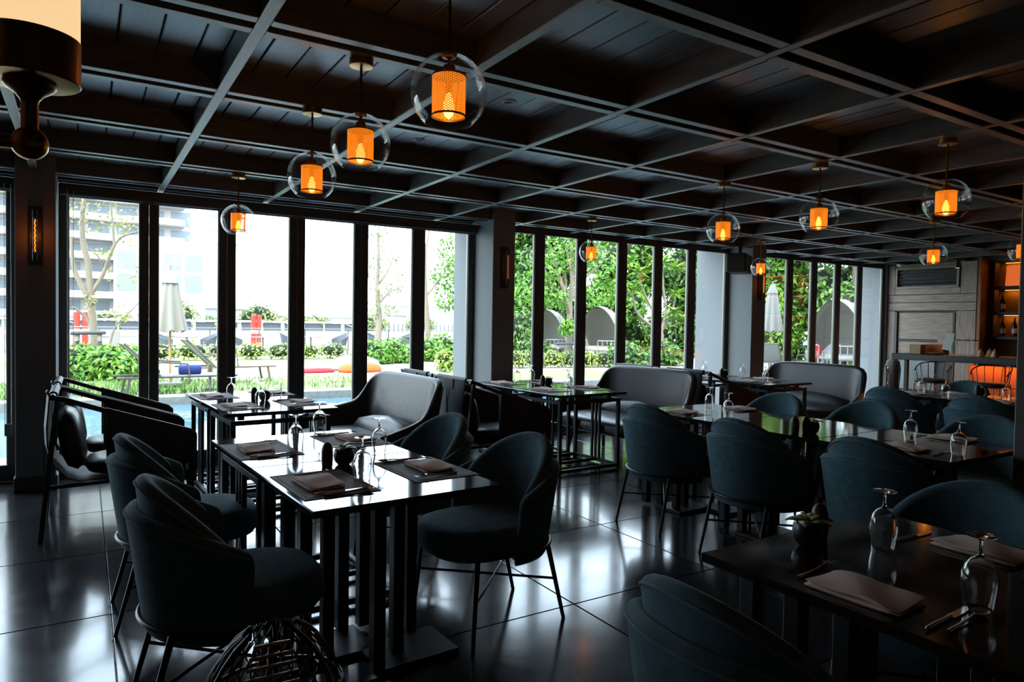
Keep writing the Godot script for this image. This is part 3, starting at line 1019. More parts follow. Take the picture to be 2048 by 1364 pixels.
func make_chair() -> Node3D:
	var t := thing("dining_chair", "", "chair")
	var s := MB.new()
	s.puff(Vector3(0, 0, 0.035), 0.262, 0.285, 2.6, [Vector2(0.0, 0.352), Vector2(0.8, 0.352), Vector2(0.92, 0.36), Vector2(0.985, 0.385), Vector2(1.0, 0.42), Vector2(0.985, 0.455), Vector2(0.93, 0.478), Vector2(0.8, 0.49), Vector2(0.5, 0.498), Vector2(0.0, 0.5)], Basis(), 48)
	put("seat", s, M.velvet, t)
	var o := MB.new()
	o.shell(arc_shell(deg_to_rad(93), 0.268, 0.262, 0.33, func(f): return lerpf(0.765, 0.635, pow(absf(f), 2.2)), 0.05), 0.14, 1.0)
	var ob := put("outer_back", o, M.velvet, t)
	var i := MB.new()
	i.shell(arc_shell(deg_to_rad(80), 0.232, 0.225, 0.36, func(f): return lerpf(0.865, 0.645, pow(absf(f), 2.0)), 0.055), 0.13, 1.0)
	var ib := put("inner_back", i, M.velvet, t)
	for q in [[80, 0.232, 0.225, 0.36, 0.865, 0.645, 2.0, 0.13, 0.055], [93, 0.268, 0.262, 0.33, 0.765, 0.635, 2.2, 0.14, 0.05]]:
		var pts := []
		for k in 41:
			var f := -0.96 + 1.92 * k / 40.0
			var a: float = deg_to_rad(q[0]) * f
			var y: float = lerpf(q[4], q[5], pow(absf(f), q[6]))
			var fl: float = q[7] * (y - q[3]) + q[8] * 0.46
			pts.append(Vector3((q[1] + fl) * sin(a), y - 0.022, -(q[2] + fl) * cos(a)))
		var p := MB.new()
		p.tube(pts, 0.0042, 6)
		put("sheen_piping", p, M.sheen_piping, ib if q[0] == 80 else ob)  # pale rim line that paints the sheen along the back edge
	var band := []
	for k in 33:
		var a := deg_to_rad(-100 + 200.0 * k / 32)
		band.append(Vector3(0.31 * sin(a), 0.385, -0.304 * cos(a)))
	var b := MB.new()
	b.tube(band, 0.0085, 8)
	put("band", b, M.chair_metal, t)
	for q in [[0.25, 0.2, 0.275, 0.235], [0.2, -0.215, 0.21, -0.315]]:
		for sx in [-1, 1]:
			var l := MB.new()
			l.tube([Vector3(sx * q[0], 0.385, q[1]), Vector3(sx * q[2], 0.0, q[3])], [0.0125, 0.009], 10)
			put("leg", l, M.chair_metal, t)
	var x := MB.new()
	for sx in [-1, 1]:
		x.tube([Vector3(sx * 0.263, 0.2, 0.217), Vector3(-sx * 0.206, 0.2, -0.268)], 0.0065, 8)
	put("stretcher", x, M.chair_metal, t)
	return t

func make_sling_chair() -> Node3D:   # faces +z, 0.7 wide
	var t := thing("sling_chair", "", "armchair")
	for s in [-1.0, 1.0]:
		var x: float = s * 0.345
		var f := MB.new()
		f.bar(Vector3(x, 0, -0.45), Vector3(x, 0.905, -0.36), 0.028, 0.03)
		put("leg", f, M.iron, t)
		var g := MB.new()
		g.bar(Vector3(x, 0, 0.4), Vector3(x, 0.585, 0.38), 0.028, 0.045)
		put("leg", g, M.iron, t)
		var r := MB.new()
		r.tube([Vector3(x, 0.9, -0.4), Vector3(x, 0.885, -0.33), Vector3(x, 0.745, 0.05), Vector3(x, 0.625, 0.36), Vector3(x, 0.6, 0.405), Vector3(x, 0.565, 0.41)], 0.017, 10)
		put("arm_rail", r, M.iron, t)
		var l := MB.new()
		l.bar(Vector3(x, 0.34, -0.415), Vector3(x, 0.36, 0.39), 0.02, 0.024)
		put("side_rail", l, M.iron, t)
		# leather arm panel folded over the rail
		var p := MB.new()
		var rows := []
		for i in 15:
			var q := i / 14.0
			var z := lerpf(-0.1, 0.43, q)
			var yt: float = lerpf(0.81, 0.632, q) if q < 0.93 else lerpf(0.645, 0.61, (q - 0.93) / 0.07)
			var yb := lerpf(0.36, 0.30, q)
			rows.append(PackedVector3Array([Vector3(x - 0.012, yb, z), Vector3(x - 0.016, lerpf(yb, yt, 0.5), z), Vector3(x - 0.024, yt - 0.01, z), Vector3(x - 0.012, yt + 0.012, z), Vector3(x + 0.012, yt + 0.012, z), Vector3(x + 0.024, yt - 0.01, z), Vector3(x + 0.016, lerpf(yb, yt, 0.5), z), Vector3(x + 0.012, yb, z)]))
		p.grid(rows, false, true)
		p.face(Array(rows[0])); var z2 := Array(rows[-1]); z2.reverse(); p.face(z2)
		var ap := put("arm_panel", p, M.sling, t)
		var bk := MB.new()
		bk.box(Vector3(x + s * 0.018, 0.4, 0.37), Vector3(0.008, 0.05, 0.02), 0.003)
		put("buckle", bk, M.steel, ap)
	var bar := MB.new()
	bar.tube([Vector3(-0.37, 0.905, -0.385), Vector3(0.37, 0.905, -0.385)], 0.016, 10)
	put("back_bar", bar, M.iron, t)
	var roll := MB.new()
	roll.tube([Vector3(-0.27, 0.905, -0.385), Vector3(-0.1, 0.905, -0.385), Vector3(0.1, 0.905, -0.385), Vector3(0.27, 0.905, -0.385)], 0.026, 12)
	put("leather_roll", roll, M.sling, t)
	# sling: back curves down into the seat
	var sl := MB.new()
	var path := [Vector2(-0.405, 0.9), Vector2(-0.41, 0.82), Vector2(-0.42, 0.7), Vector2(-0.415, 0.58), Vector2(-0.385, 0.46), Vector2(-0.31, 0.37), Vector2(-0.2, 0.335), Vector2(0.0, 0.345), Vector2(0.2, 0.375), Vector2(0.36, 0.39)]
	var srow := []
	for i in path.size():
		var c: Vector2 = path[i]
		var nrm := Vector2.ZERO
		var d: Vector2 = (path[mini(i + 1, path.size() - 1)] - path[maxi(i - 1, 0)]).normalized()
		nrm = Vector2(-d.y, d.x)
		var row := PackedVector3Array()
		for j in 11:
			var x := lerpf(-0.27, 0.27, j / 10.0)
			var sag := 0.02 * (1.0 - pow(x / 0.27, 2.0))
			row.append(Vector3(x, c.y - nrm.y * sag + nrm.y * 0.004, c.x - nrm.x * sag + nrm.x * 0.004))
		for j in 11:
			var x := lerpf(0.27, -0.27, j / 10.0)
			var sag := 0.02 * (1.0 - pow(x / 0.27, 2.0))
			row.append(Vector3(x, c.y - nrm.y * sag - nrm.y * 0.004, c.x - nrm.x * sag - nrm.x * 0.004))
		srow.append(row)
	sl.grid(srow, false, true)
	var sln := put("sling", sl, M.sling, t)
	var flap := MB.new()
	flap.box(Vector3(0.0, 0.865, -0.432), Vector3(0.2, 0.09, 0.006), 0.002)
	flap.box(Vector3(0, 0.6, -0.446), Vector3(0.012, 0.46, 0.006), 0.002)
	put("strap_flap", flap, M.sling, sln)
	# cushions
	var cb := MB.new()
	cb.puff(Vector3(0, 0.6, -0.29), 0.26, 0.21, 3.0, [Vector2(0.0, -0.075), Vector2(0.55, -0.07), Vector2(0.85, -0.05), Vector2(1.0, 0.0), Vector2(0.85, 0.05), Vector2(0.55, 0.07), Vector2(0.0, 0.075)], Basis(Vector3.RIGHT, deg_to_rad(80)))
	put("back_cushion", cb, M.leather, t)
	var cs := MB.new()
	cs.puff(Vector3(0, 0.415, 0.07), 0.27, 0.29, 3.2, [Vector2(0.0, -0.05), Vector2(0.7, -0.05), Vector2(0.93, -0.035), Vector2(1.0, 0.0), Vector2(0.93, 0.035), Vector2(0.7, 0.052), Vector2(0.3, 0.06), Vector2(0.0, 0.06)])
	put("seat_cushion", cs, M.leather, t)
	return t

func make_sofa() -> Node3D:   # faces +z, 1.36 long in x
	var t := thing("leather_sofa", "", "sofa")
	# shell path: right arm tip - back - left arm tip
	var ctl := [[-0.815, 0.33, 0.5], [-0.795, 0.2, 0.545], [-0.76, 0.05, 0.58], [-0.715, -0.1, 0.615], [-0.665, -0.21, 0.66], [-0.63, -0.275, 0.76], [-0.59, -0.325, 0.885], [-0.52, -0.352, 0.93], [-0.25, -0.362, 0.94], [0.0, -0.365, 0.94], [0.25, -0.362, 0.94], [0.52, -0.352, 0.93], [0.59, -0.325, 0.885], [0.63, -0.275, 0.76], [0.665, -0.21, 0.66], [0.715, -0.1, 0.615], [0.76, 0.05, 0.58], [0.795, 0.2, 0.545], [0.815, 0.33, 0.5]]
	var c := Curve3D.new()
	for i in ctl.size():
		var a: Array = ctl[maxi(i - 1, 0)]
		var b: Array = ctl[mini(i + 1, ctl.size() - 1)]
		var tg := Vector3(b[0] - a[0], b[2] - a[2], b[1] - a[1]) / 6.0
		c.add_point(Vector3(ctl[i][0], ctl[i][2], ctl[i][1]), -tg, tg)
	var ln := c.get_baked_length()
	var st := []
	for i in 61:
		var f := i / 60.0
		var p := c.sample_baked(ln * f, true)
		var p2 := c.sample_baked(minf(ln, ln * f + 0.01), true)
		var p1 := c.sample_baked(maxf(0, ln * f - 0.01), true)
		var d := Vector2(p2.x - p1.x, p2.z - p1.z).normalized()
		var e := clampf(minf(f, 1.0 - f) / 0.05, 0.0, 1.0)
		e = sqrt(1.0 - (1.0 - e) * (1.0 - e))
		st.append([p.x, p.z, d.y, -d.x, lerpf(0.36, 0.27, e), lerpf(p.y - 0.07, p.y, e), lerpf(0.02, 0.075, e)])
	var s := MB.new()
	s.shell(st, 0.16, 1.2)
	put("back_shell", s, M.leather, t)
	var q := MB.new()
	q.puff(Vector3(0, 0, 0.02), 0.7, 0.39, 6.0, [Vector2(0.0, 0.28), Vector2(0.9, 0.28), Vector2(0.97, 0.29), Vector2(1.0, 0.33), Vector2(0.995, 0.375), Vector2(0.96, 0.41), Vector2(0.85, 0.43), Vector2(0.5, 0.44), Vector2(0.0, 0.442)], Basis(), 60)
	put("seat_cushion", q, M.leather, t)
	# soft fillet where the back meets the seat
	var fl := MB.new()
	fl.puff(Vector3(0, 0.42, -0.25), 0.62, 0.13, 5.0, [Vector2(0.0, -0.1), Vector2(0.9, -0.1), Vector2(1.0, 0.0), Vector2(0.8, 0.09), Vector2(0.4, 0.14), Vector2(0.0, 0.16)], Basis(), 40)
	put("back_cushion", fl, M.leather, t)
	for sx in [-1, 1]:
		for sz in [-1, 1]:
			var l := MB.new()
			l.tube([Vector3(sx * 0.52, 0.29, sz * 0.22), Vector3(sx * 0.56, 0.0, sz * 0.27)], [0.03, 0.019], 10)
			put("leg", l, M.frame, t)
	return t

func build_seating() -> void:
	proto.chair = make_chair()
	var gl := "blue velvet dining chairs with two-tier curved backs"
	for c in [
		[0.46, -2.64, 90, "left of front granite table, nearest the camera"],
		[0.43, -3.64, 90, "left of front granite table, second from camera"],
		[1.62, -2.8, -87, "right of front granite table, nearest the camera"],
		[1.6, -3.62, -87, "right of front granite table, second from camera"],
		[3.56, -3.53, 92, "left side of long central table, farthest"],
		[3.56, -2.74, 90, "left side of long central table, middle"],
		[3.6, -1.97, 90, "left side of long central table, nearest"],
		[4.66, -3.62, -90, "right side of long central table, farthest"],
		[4.78, -2.93, -90, "right side of long central table, middle"],
		[4.68, -2.08, -90, "right side of long central table, beside dark post"],
		[6.7, -3.6, 90, "left of table next to bar stools, farther"],
		[6.62, -2.8, 90, "left of table next to bar stools, nearer"],
		[7.86, -3.66, -90, "right of table next to bar stools"],
		[2.48, -1.16, -90, "right of dark near right corner table"],
		[1.36, -1.0, 88, "left of dark corner table, cut by bottom edge"]]:
		inst("chair", "blue velvet dining chair " + c[3], Vector3(c[0], 0, c[1]), c[2], gl)
	proto.sling = make_sling_chair()
	for c in [
		[0.22, -5.42, 90, "left of granite table by left windows, nearer"],
		[0.22, -6.2, 90, "left of granite table by left windows, farther"],
		[3.16, -5.42, 90, "with its back to the first sofa, nearer the camera"],
		[3.16, -6.2, 90, "with its back to the first sofa, closest to the glass"],
		[6.05, -5.42, 90, "behind the middle sofa, nearer the camera"],
		[6.05, -6.2, 90, "behind the middle sofa, closest to the glass"]]:
		inst("sling", "black leather sling armchair " + c[3], Vector3(c[0], 0, c[1]), c[2], "black leather sling armchairs in pairs left of the window tables")
	proto.sofa = make_sofa()
	for c in [[2.0, -5.6, -87, "right of the granite table by the left windows"], [4.86, -5.55, -87, "in the middle of the room"], [7.78, -5.5, -87, "farthest to the right, before the third window bay"]]:
		inst("sofa", "black leather two-seat sofa with flaring arms, " + c[3], Vector3(c[0], 0, c[1]), c[2], "black leather two-seat sofas")

# ---------- lamps ----------
func omni(parent: Node3D, at: Vector3, c: Color, e: float, size := 0.03) -> void:
	var l := OmniLight3D.new()
	l.name = "lamp_light"
	l.light_color = c
	l.light_energy = e
	l.light_size = size
	l.omni_range = 30.0
	l.omni_attenuation = 2.0
	l.shadow_enabled = true
	parent.add_child(l, true)
	l.position = at

func build_pendants() -> void:
	var holes := Image.create(96, 96, false, Image.FORMAT_RGBA8)
	for y in 96:
		for x in 96:
			var row := y / 48
			var cx := fposmod(x + (0 if row == 0 else 48), 96.0) - 48.0
			var d := Vector2(cx, fposmod(y, 48.0) - 24.0).length()
			holes.set_pixel(x, y, Color(1, 1, 1, 0.0 if d < 18.5 else 1.0))
	var shade_m := mat(rgb(160, 100, 36), 0.4, 0.6)
	shade_m.albedo_texture = ImageTexture.create_from_image(holes)
	shade_m.transparency = BaseMaterial3D.TRANSPARENCY_ALPHA_SCISSOR
	shade_m.alpha_scissor_threshold = 0.5
	shade_m.uv1_scale = Vector3(26, 17, 1)
	shade_m.emission_enabled = true
	shade_m.emission = Color(1.0, 0.52, 0.1)
	shade_m.emission_energy_multiplier = 0.6
	shade_m.cull_mode = BaseMaterial3D.CULL_DISABLED
	var src: Node3D = null
	for p in [[1.05, -2.11, "in the left row, nearest and largest in view"], [1.03, -2.93, "in the left row, second from the viewer"], [1.05, -3.76, "in the left row, third from the viewer"], [1.04, -5.8, "in the left row, farthest away before the left windows"],
		[4.39, -2.13, "in the right row, nearest, hanging over the long table"], [4.36, -2.95, "in the right row, second from the viewer"], [4.34, -3.78, "in the right row, third from the viewer"], [4.65, -5.85, "in front of the garden windows right of the middle column"],
		[7.55, -5.93, "in front of the loudspeaker column"], [7.53, -3.76, "in front of the air grille on the timber wall"], [7.66, -3.0, "cut off by the dark post at the right edge"]]:
		var lab: String = "round clear glass pendant lamp " + p[2]
		if src:
			copy(src, lab, Vector3(p[0], 2.185, p[1]), 0.0, "glass globe pendant lamps")
			continue
		var t := thing("pendant_lamp", lab, "pendant lamp", Vector3(p[0], 2.185, p[1]), 0.0, "glass globe pendant lamps")
		src = t
		var can := MB.new()
		can.lathe([Vector2(0.0, 0.334), Vector2(0.05, 0.334), Vector2(0.052, 0.337), Vector2(0.052, 0.337), Vector2(0.052, 0.366), Vector2(0.052, 0.366), Vector2(0.0, 0.366)], 28)
		put("canopy", can, M.brass, t)
		var rod := MB.new()
		rod.tube([Vector3(0, 0.085, 0), Vector3(0, 0.34, 0)], 0.0055, 10)
		put("rod", rod, M.old_brass, t)
		var cap := MB.new()
		cap.lathe([Vector2(0.012, 0.118), Vector2(0.024, 0.119), Vector2(0.026, 0.128), Vector2(0.014, 0.134), Vector2(0.007, 0.136)], 20)
		cap.lathe([Vector2(0.0, 0.0), Vector2(0.012, 0.001), Vector2(0.012, 0.055), Vector2(0.02, 0.056), Vector2(0.021, 0.06), Vector2(0.021, 0.088), Vector2(0.019, 0.092), Vector2(0.0, 0.093)], 20)
		put("socket", cap, M.old_brass, t)
		var gl := MB.new()
		var prof := []
		for i in 25:
			var a := lerpf(-0.9, PI / 2 - 0.09, i / 24.0)
			prof.append(Vector2(0.13 * cos(a), 0.13 * sin(a)))
		gl.lathe(prof, 44)
		prof = []
		for i in 25:
			var a := lerpf(-0.9, PI / 2 - 0.09, i / 24.0)
			prof.append(Vector2(0.1265 * cos(a), 0.1265 * sin(a)))
		gl.lathe(prof, 44)
		gl.lathe([Vector2(0.0802, -0.1018), Vector2(0.0815, -0.1026), Vector2(0.0825, -0.1014), Vector2(0.0808, -0.1008)], 44)
		put("globe", gl, M.bulb_glass, t)
		var sh := MB.new()
		sh.lathe([Vector2(0.0565, -0.078), Vector2(0.0565, 0.056)], 44, Vector3.ZERO, Basis(), true)
		put("shade", sh, shade_m, t)
		var ring := MB.new()
		for y in [-0.078, 0.056]:
			ring.lathe([Vector2(0.055, y - 0.003), Vector2(0.058, y - 0.003), Vector2(0.058, y + 0.003), Vector2(0.055, y + 0.003), Vector2(0.055, y - 0.003)], 40)
		for k in 3:
			var a := TAU * k / 3.0
			ring.tube([Vector3(0.018 * cos(a), 0.058, 0.018 * sin(a)), Vector3(0.056 * cos(a), 0.057, 0.056 * sin(a))], 0.002, 6)
		put("shade_ring", ring, M.old_brass, t)
		var bulb := MB.new()
		bulb.lathe([Vector2(0.0, -0.086), Vector2(0.006, -0.084), Vector2(0.015, -0.073), Vector2(0.0195, -0.056), Vector2(0.019, -0.04), Vector2(0.013, -0.02), Vector2(0.006, 0.0), Vector2(0.0, 0.006)], 24)
		put("bulb", bulb, M.filament, t)
		omni(t, Vector3(0, -0.05, 0), Color(1.0, 0.62, 0.25), 0.006, 0.02)
	# brass wall lamp close to the viewer
	var w := thing("wall_lamp", "brass wall lamp with a glowing cream shade, very close at the upper left corner", "wall lamp", Vector3(-0.054, 1.61, -0.985))
	var cup := MB.new()
	cup.lathe([Vector2(0.0, 0.062), Vector2(0.012, 0.063), Vector2(0.02, 0.068), Vector2(0.03, 0.071), Vector2(0.05, 0.0715), Vector2(0.0515, 0.073), Vector2(0.0515, 0.073), Vector2(0.0515, 0.123), Vector2(0.049, 0.123), Vector2(0.049, 0.08), Vector2(0.0, 0.078)], 48)
	put("cup", cup, M.brass, w)
	var fun := MB.new()
	fun.lathe([Vector2(0.0085, 0.045), Vector2(0.0095, 0.05), Vector2(0.014, 0.056), Vector2(0.024, 0.063), Vector2(0.027, 0.067), Vector2(0.026, 0.071)], 32)
	put("cup_holder", fun, M.old_brass, w)
	var stem := MB.new()
	stem.lathe([Vector2(0.009, 0.012), Vector2(0.0088, 0.05)], 20)
	put("stem", stem, M.brass, w)
	var ball := SphereMesh.new()
	ball.radius = 0.019; ball.height = 0.038
	put("ball_joint", ball, M.brass, w)
	var arm := MB.new()
	arm.tube([Vector3(-0.015, 0, 0), Vector3(-0.28, 0, -0.02)], 0.008, 14)
	put("arm", arm, M.brass, w)
	var plate := MB.new()
	plate.box(Vector3(-0.285, 0, -0.02), Vector3(0.014, 0.16, 0.07), 0.004)
	put("back_plate", plate, M.brass, w)
	var sd := MB.new()
	sd.lathe([Vector2(0.0, 0.118), Vector2(0.046, 0.118), Vector2(0.0505, 0.12), Vector2(0.0505, 0.23), Vector2(0.0505, 0.31), Vector2(0.047, 0.312), Vector2(0.0, 0.312)], 48)
	put("shade", sd, glow(Color(1.0, 0.84, 0.62), 0.6), w)
	omni(w, Vector3(0, 0.21, 0), Color(1.0, 0.72, 0.4), 0.012, 0.03)
	var pw := struct("wall_partition", "narrow wall return carrying the brass wall lamp")
	var pb := MB.new()
	pb.box(Vector3(-0.446, 1.3, -1.0), Vector3(0.2, 2.6, 0.5), 0.004)
	put("wall_face", pb, M.plaster, pw)
	# tube sconces on the columns
	var k := 0
	for p in [[-0.326, -6.6, 1.0, "on the first column at far left, glowing"], [4.008, -6.6, 0.12, "on the middle column, dim"], [8.38, -6.6, 0.7, "on the third column under the loudspeaker, glowing"]]:
		var s := thing("tube_sconce", "black wall sconce with a glass tube bulb " + p[3], "wall lamp", Vector3(p[0], 2.0, p[1]), 0.0, "tube sconces on the columns")
		var bp := MB.new()
		bp.box(Vector3(0, 0.03, 0.012), Vector3(0.085, 0.46, 0.02), 0.003)
		put("back_plate", bp, M.iron, s)
		var hd := MB.new()
		for sg in [-1, 1]:
			hd.box(Vector3(0, 0.03 + sg * 0.19, 0.05), Vector3(0.03, 0.03, 0.07), 0.003)
			hd.lathe([Vector2(0.0, -0.03), Vector2(0.019, -0.029), Vector2(0.019, 0.03), Vector2(0.0, 0.031)], 16, Vector3(0, 0.03 + sg * 0.165, 0.08))
		put("holder", hd, M.iron, s)
		var tb := MB.new()
		tb.lathe([Vector2(0.016, -0.115), Vector2(0.016, 0.175)], 20, Vector3(0, 0, 0.08))
		put("tube_bulb", tb, M.bulb_glass, s)
		var fl := MB.new()
		var pts := []
		for i in 25: pts.append(Vector3(0.0035 * sin(i * 1.7), -0.1 + i * 0.0105, 0.08 + 0.0035 * cos(i * 1.7)))
		fl.tube(pts, 0.003, 6)
		put("filament", fl, glow(Color(1.0, 0.42, 0.1), 2.6 * p[2]), s)
		if p[2] > 0.5: omni(s, Vector3(0, 0.03, 0.115), Color(1.0, 0.5, 0.18), 0.004 * p[2], 0.02)
		k += 1

# ---------- bar ----------
func build_bar() -> void:
	var c := thing("bar_counter", "long black bar counter slab with an amber lit wooden front", "bar counter", Vector3(10.0, 0, -5.53))
	var top := MB.new()
	top.box(Vector3(0.4, 1.01, 1.6), Vector3(0.8, 0.09, 3.2), 0.006)
	put("counter_top", top, M.counter, c)
	var post := MB.new()
	post.box(Vector3(0.3, 0.48, 0.06), Vector3(0.05, 0.96, 0.05), 0.003)
	put("leg", post, M.frame, c)
	for i in 5:
		for j in 3:
			var b := MB.new()
			b.box(Vector3(0.62 + (0.012 if (i + j) % 2 else 0.0), 0.17 + j * 0.3, 0.98 + i * 0.46), Vector3(0.05, 0.29, 0.44), 0.006)
			put("front_panel", b, M.amber_wood, c)
	var led := MB.new()
	led.box(Vector3(0.5, 0.955, 1.9), Vector3(0.02, 0.012, 2.2))
	put("led_strip", led, glow(Color(1.0, 0.55, 0.18), 3.0), c)
	var al := AreaLight3D.new()
	al.name = "strip_light"
	al.area_size = Vector2(2.2, 0.03)
	al.light_color = Color(1.0, 0.55, 0.18)
	al.light_energy = 1.1
	al.shadow_enabled = true
	c.add_child(al)
	al.transform = Transform3D(Basis(Vector3(0, 0, 1), Vector3(1, 0, 0), Vector3(0, 1, 0)), Vector3(0.5, 0.945, 1.9))
	al.rotation = Vector3(-PI / 2, PI / 2, 0)
	# copper stools
	var src: Node3D = null
	for p in [[9.62, -4.76, "left one at the bar"], [9.62, -4.07, "right one beside dark post"]]:
		var lab: String = "copper wire bar stool with a spindle back, " + p[2]
		if src:
			copy(src, lab, Vector3(p[0], 0, p[1]), -90.0, "copper bar stools")
			continue
		var t := thing("bar_stool", lab, "bar stool", Vector3(p[0], 0, p[1]), -90.0, "copper bar stools")
		src = t
		var st := MB.new()
		st.puff(Vector3(0, 0.7, 0), 0.2, 0.19, 3.0, [Vector2(0, 0), Vector2(0.95, 0.0), Vector2(1.0, 0.02), Vector2(0.97, 0.045), Vector2(0.6, 0.055), Vector2(0, 0.057)])
		put("seat", st, M.black, t)
		for sx in [-1, 1]:
			for sz in [-1, 1]:
				var l := MB.new()
				l.tube([Vector3(sx * 0.16, 0.7, sz * 0.15), Vector3(sx * 0.2, 0.0, sz * 0.19)], 0.009, 8)
				l.tube([Vector3(sx * 0.1, 0.7, sz * 0.17), Vector3(sx * 0.19, 0.02, sz * 0.19)], 0.006, 8)
				put("leg", l, M.copper, t)
		var fr := MB.new()
		fr.tube([Vector3(-0.19, 0.25, -0.18), Vector3(0.19, 0.25, -0.18), Vector3(0.19, 0.25, 0.18), Vector3(-0.19, 0.25, 0.18), Vector3(-0.19, 0.25, -0.18)], 0.007, 8)
		put("foot_ring", fr, M.copper, t)
		var arc := []
		for i in 17:
			var a := deg_to_rad(-110 + 220.0 * i / 16.0)
			arc.append(Vector3(0.215 * sin(a), 0.97 - 0.12 * pow(absf(-1.0 + i / 8.0), 3.0), 0.2 * cos(a) * -1.0))
		var bk := MB.new()
		bk.tube(arc, 0.008, 8)
		put("back_hoop", bk, M.chair_metal, t)
		for i in range(1, 16, 2):
			var sp := MB.new()
			sp.tube([arc[i], Vector3(arc[i].x * 0.85, 0.73, arc[i].z * 0.85)], 0.0048, 6)
			put("spindle", sp, M.chair_metal, t)
	# things on the counter
	var b1 := MB.new()
	b1.box(Vector3(0, 0.068, 0), Vector3(0.14, 0.135, 0.16), 0.004)
	var bx := one("carton", b1, mat(rgb(206, 168, 132), 0.8), "beige square carton at the left end of the bar counter", "box", Vector3(10.16, 1.055, -5.25))
	var b2 := MB.new()
	b2.box(Vector3(0, 0.07, 0), Vector3(0.16, 0.14, 0.27), 0.004)
	one("carton", b2, mat(rgb(196, 98, 34), 0.7), "orange carton right of the beige one on the bar counter", "box", Vector3(10.36, 1.055, -5.09))
	var b3 := MB.new()
	b3.box(Vector3(0, 0.045, 0), Vector3(0.02, 0.09, 0.09), 0.002)
	one("card", b3, mat(rgb(226, 206, 200), 0.8), "small white card standing on the orange carton", "card", Vector3(10.36, 1.195, -5.03))
	var ms := thing("menu_stand", "tilted clear stand with a pale printed menu sheet on the bar counter", "menu stand", Vector3(10.14, 1.055, -4.83), -90.0)
	var mb := MB.new()
	mb.box(Vector3(0, 0.17, 0), Vector3(0.125, 0.34, 0.006), 0.001, Basis(Vector3.RIGHT, -0.18) * Basis(Vector3.BACK, -0.14))
	put("clear_plate", mb, M.pane, ms)
	var mp := MB.new()
	mp.box(Vector3(0, 0.19, 0.0), Vector3(0.115, 0.24, 0.003), 0.0, Basis(Vector3.RIGHT, -0.18) * Basis(Vector3.BACK, -0.14))
	put("menu_sheet", mp, grained(noise(0.08, 2, 111), [[0.0, rgb(196, 206, 190)], [1.0, rgb(224, 230, 220)]], Vector3(8, 8, 8), 0.5, false, 128), ms)
	var mf := MB.new()
	mf.box(Vector3(0, 0.006, 0.02), Vector3(0.13, 0.012, 0.09), 0.002)
	put("stand_foot", mf, M.pane, ms)
	for i in 3:
		var j := MB.new()
		j.lathe([Vector2(0.0, 0.0), Vector2(0.044, 0.001), Vector2(0.046, 0.006), Vector2(0.046, 0.2), Vector2(0.044, 0.202)], 24)
		var jr := thing("glass_jar", "clear glass jar with wooden lid on bar counter, " + ["left of the three", "middle of the three", "right of the three"][i], "jar", Vector3(10.27, 1.055, -4.77 + i * 0.1), 0.0, "glass jars with wooden lids")
		put("jar_body", j, M.bulb_glass, jr)
		var ld := MB.new()
		ld.lathe([Vector2(0.0, 0.203), Vector2(0.049, 0.203), Vector2(0.05, 0.206), Vector2(0.05, 0.22), Vector2(0.0, 0.221)], 24)
		put("lid", ld, M.bin_wood, jr)
	var pl := MB.new()
	pl.lathe([Vector2(0.0, 0.012), Vector2(0.03, 0.006), Vector2(0.04, 0.0), Vector2(0.045, 0.004), Vector2(0.115, 0.03), Vector2(0.116, 0.033), Vector2(0.04, 0.014), Vector2(0.0, 0.014)], 32)
	one("plate", pl, mat(rgb(216, 178, 96), 0.3), "shallow yellow plate on the front edge of the bar counter", "plate", Vector3(10.14, 1.055, -4.98))
	for i in 3:
		var q := MB.new()
		q.lathe([Vector2(0.0, 0.0), Vector2(0.05, 0.001), Vector2(0.028, 0.07), Vector2(0.002, 0.115)], 5)
		one("folded_cloth", q, mat(rgb(220, 176, 130), 0.85), "cloth folded to a small cone at the right of the bar counter, " + ["left one", "middle one", "right one"][i], "napkin", Vector3(10.2 + 0.06 * (i % 2), 1.055, -4.45 + i * 0.085), i * 31.0, "cone folded cloths")
	# back bar
	var s := thing("back_bar_shelf", "dark back bar shelving lit amber behind the counter", "shelf", Vector3(12.62, 0, -5.0))
	var side := MB.new()
	side.box(Vector3(0.06, 1.3, -0.49), Vector3(0.42, 2.6, 0.05), 0.003)
	put("side_panel", side, M.amber_wood, s)
	var sp2 := MB.new()
	sp2.box(Vector3(0.2, 1.3, -0.41), Vector3(0.16, 2.6, 0.05), 0.003)
	put("upright", sp2, M.shelf, s)
	var bk := MB.new()
	bk.box(Vector3(0.5, 1.3, 0.5), Vector3(0.04, 2.6, 2.0))
	put("back_panel", bk, mat(rgb(150, 122, 78), 0.5), s)
	for y in [1.29, 1.69, 2.11, 2.56]:
		var b := MB.new()
		b.box(Vector3(0.3, y, 0.5), Vector3(0.4, 0.05, 1.86), 0.003)
		put("shelf_board", b, M.shelf, s)
	for y in [1.66, 2.08, 2.53]:
		var l := MB.new()
		l.box(Vector3(0.42, y, 0.5), Vector3(0.015, 0.01, 1.7))
		put("led_strip", l, glow(Color(1.0, 0.6, 0.22), 1.6), s)
		var a := AreaLight3D.new()
		a.name = "strip_light"
		a.area_size = Vector2(1.7, 0.02)
		a.light_color = Color(1.0, 0.6, 0.22)
		a.light_energy = 0.14
		a.shadow_enabled = true
		s.add_child(a, true)
		a.position = Vector3(0.42, y - 0.008, 0.5)
		a.rotation = Vector3(-PI / 2, PI / 2, 0)
	var sg := thing("lit_sign", "amber lit panel leaning on the top shelf of the back bar", "sign", Vector3(12.86, 2.135, -5.12))
	var sb := MB.new()
	sb.box(Vector3(0, 0.17, 0.0), Vector3(0.02, 0.34, 0.3), 0.003, Basis(Vector3.BACK, -0.12))
	put("panel_face", sb, glow(Color(0.9, 0.42, 0.18), 0.55), sg)
	var i2 := 0
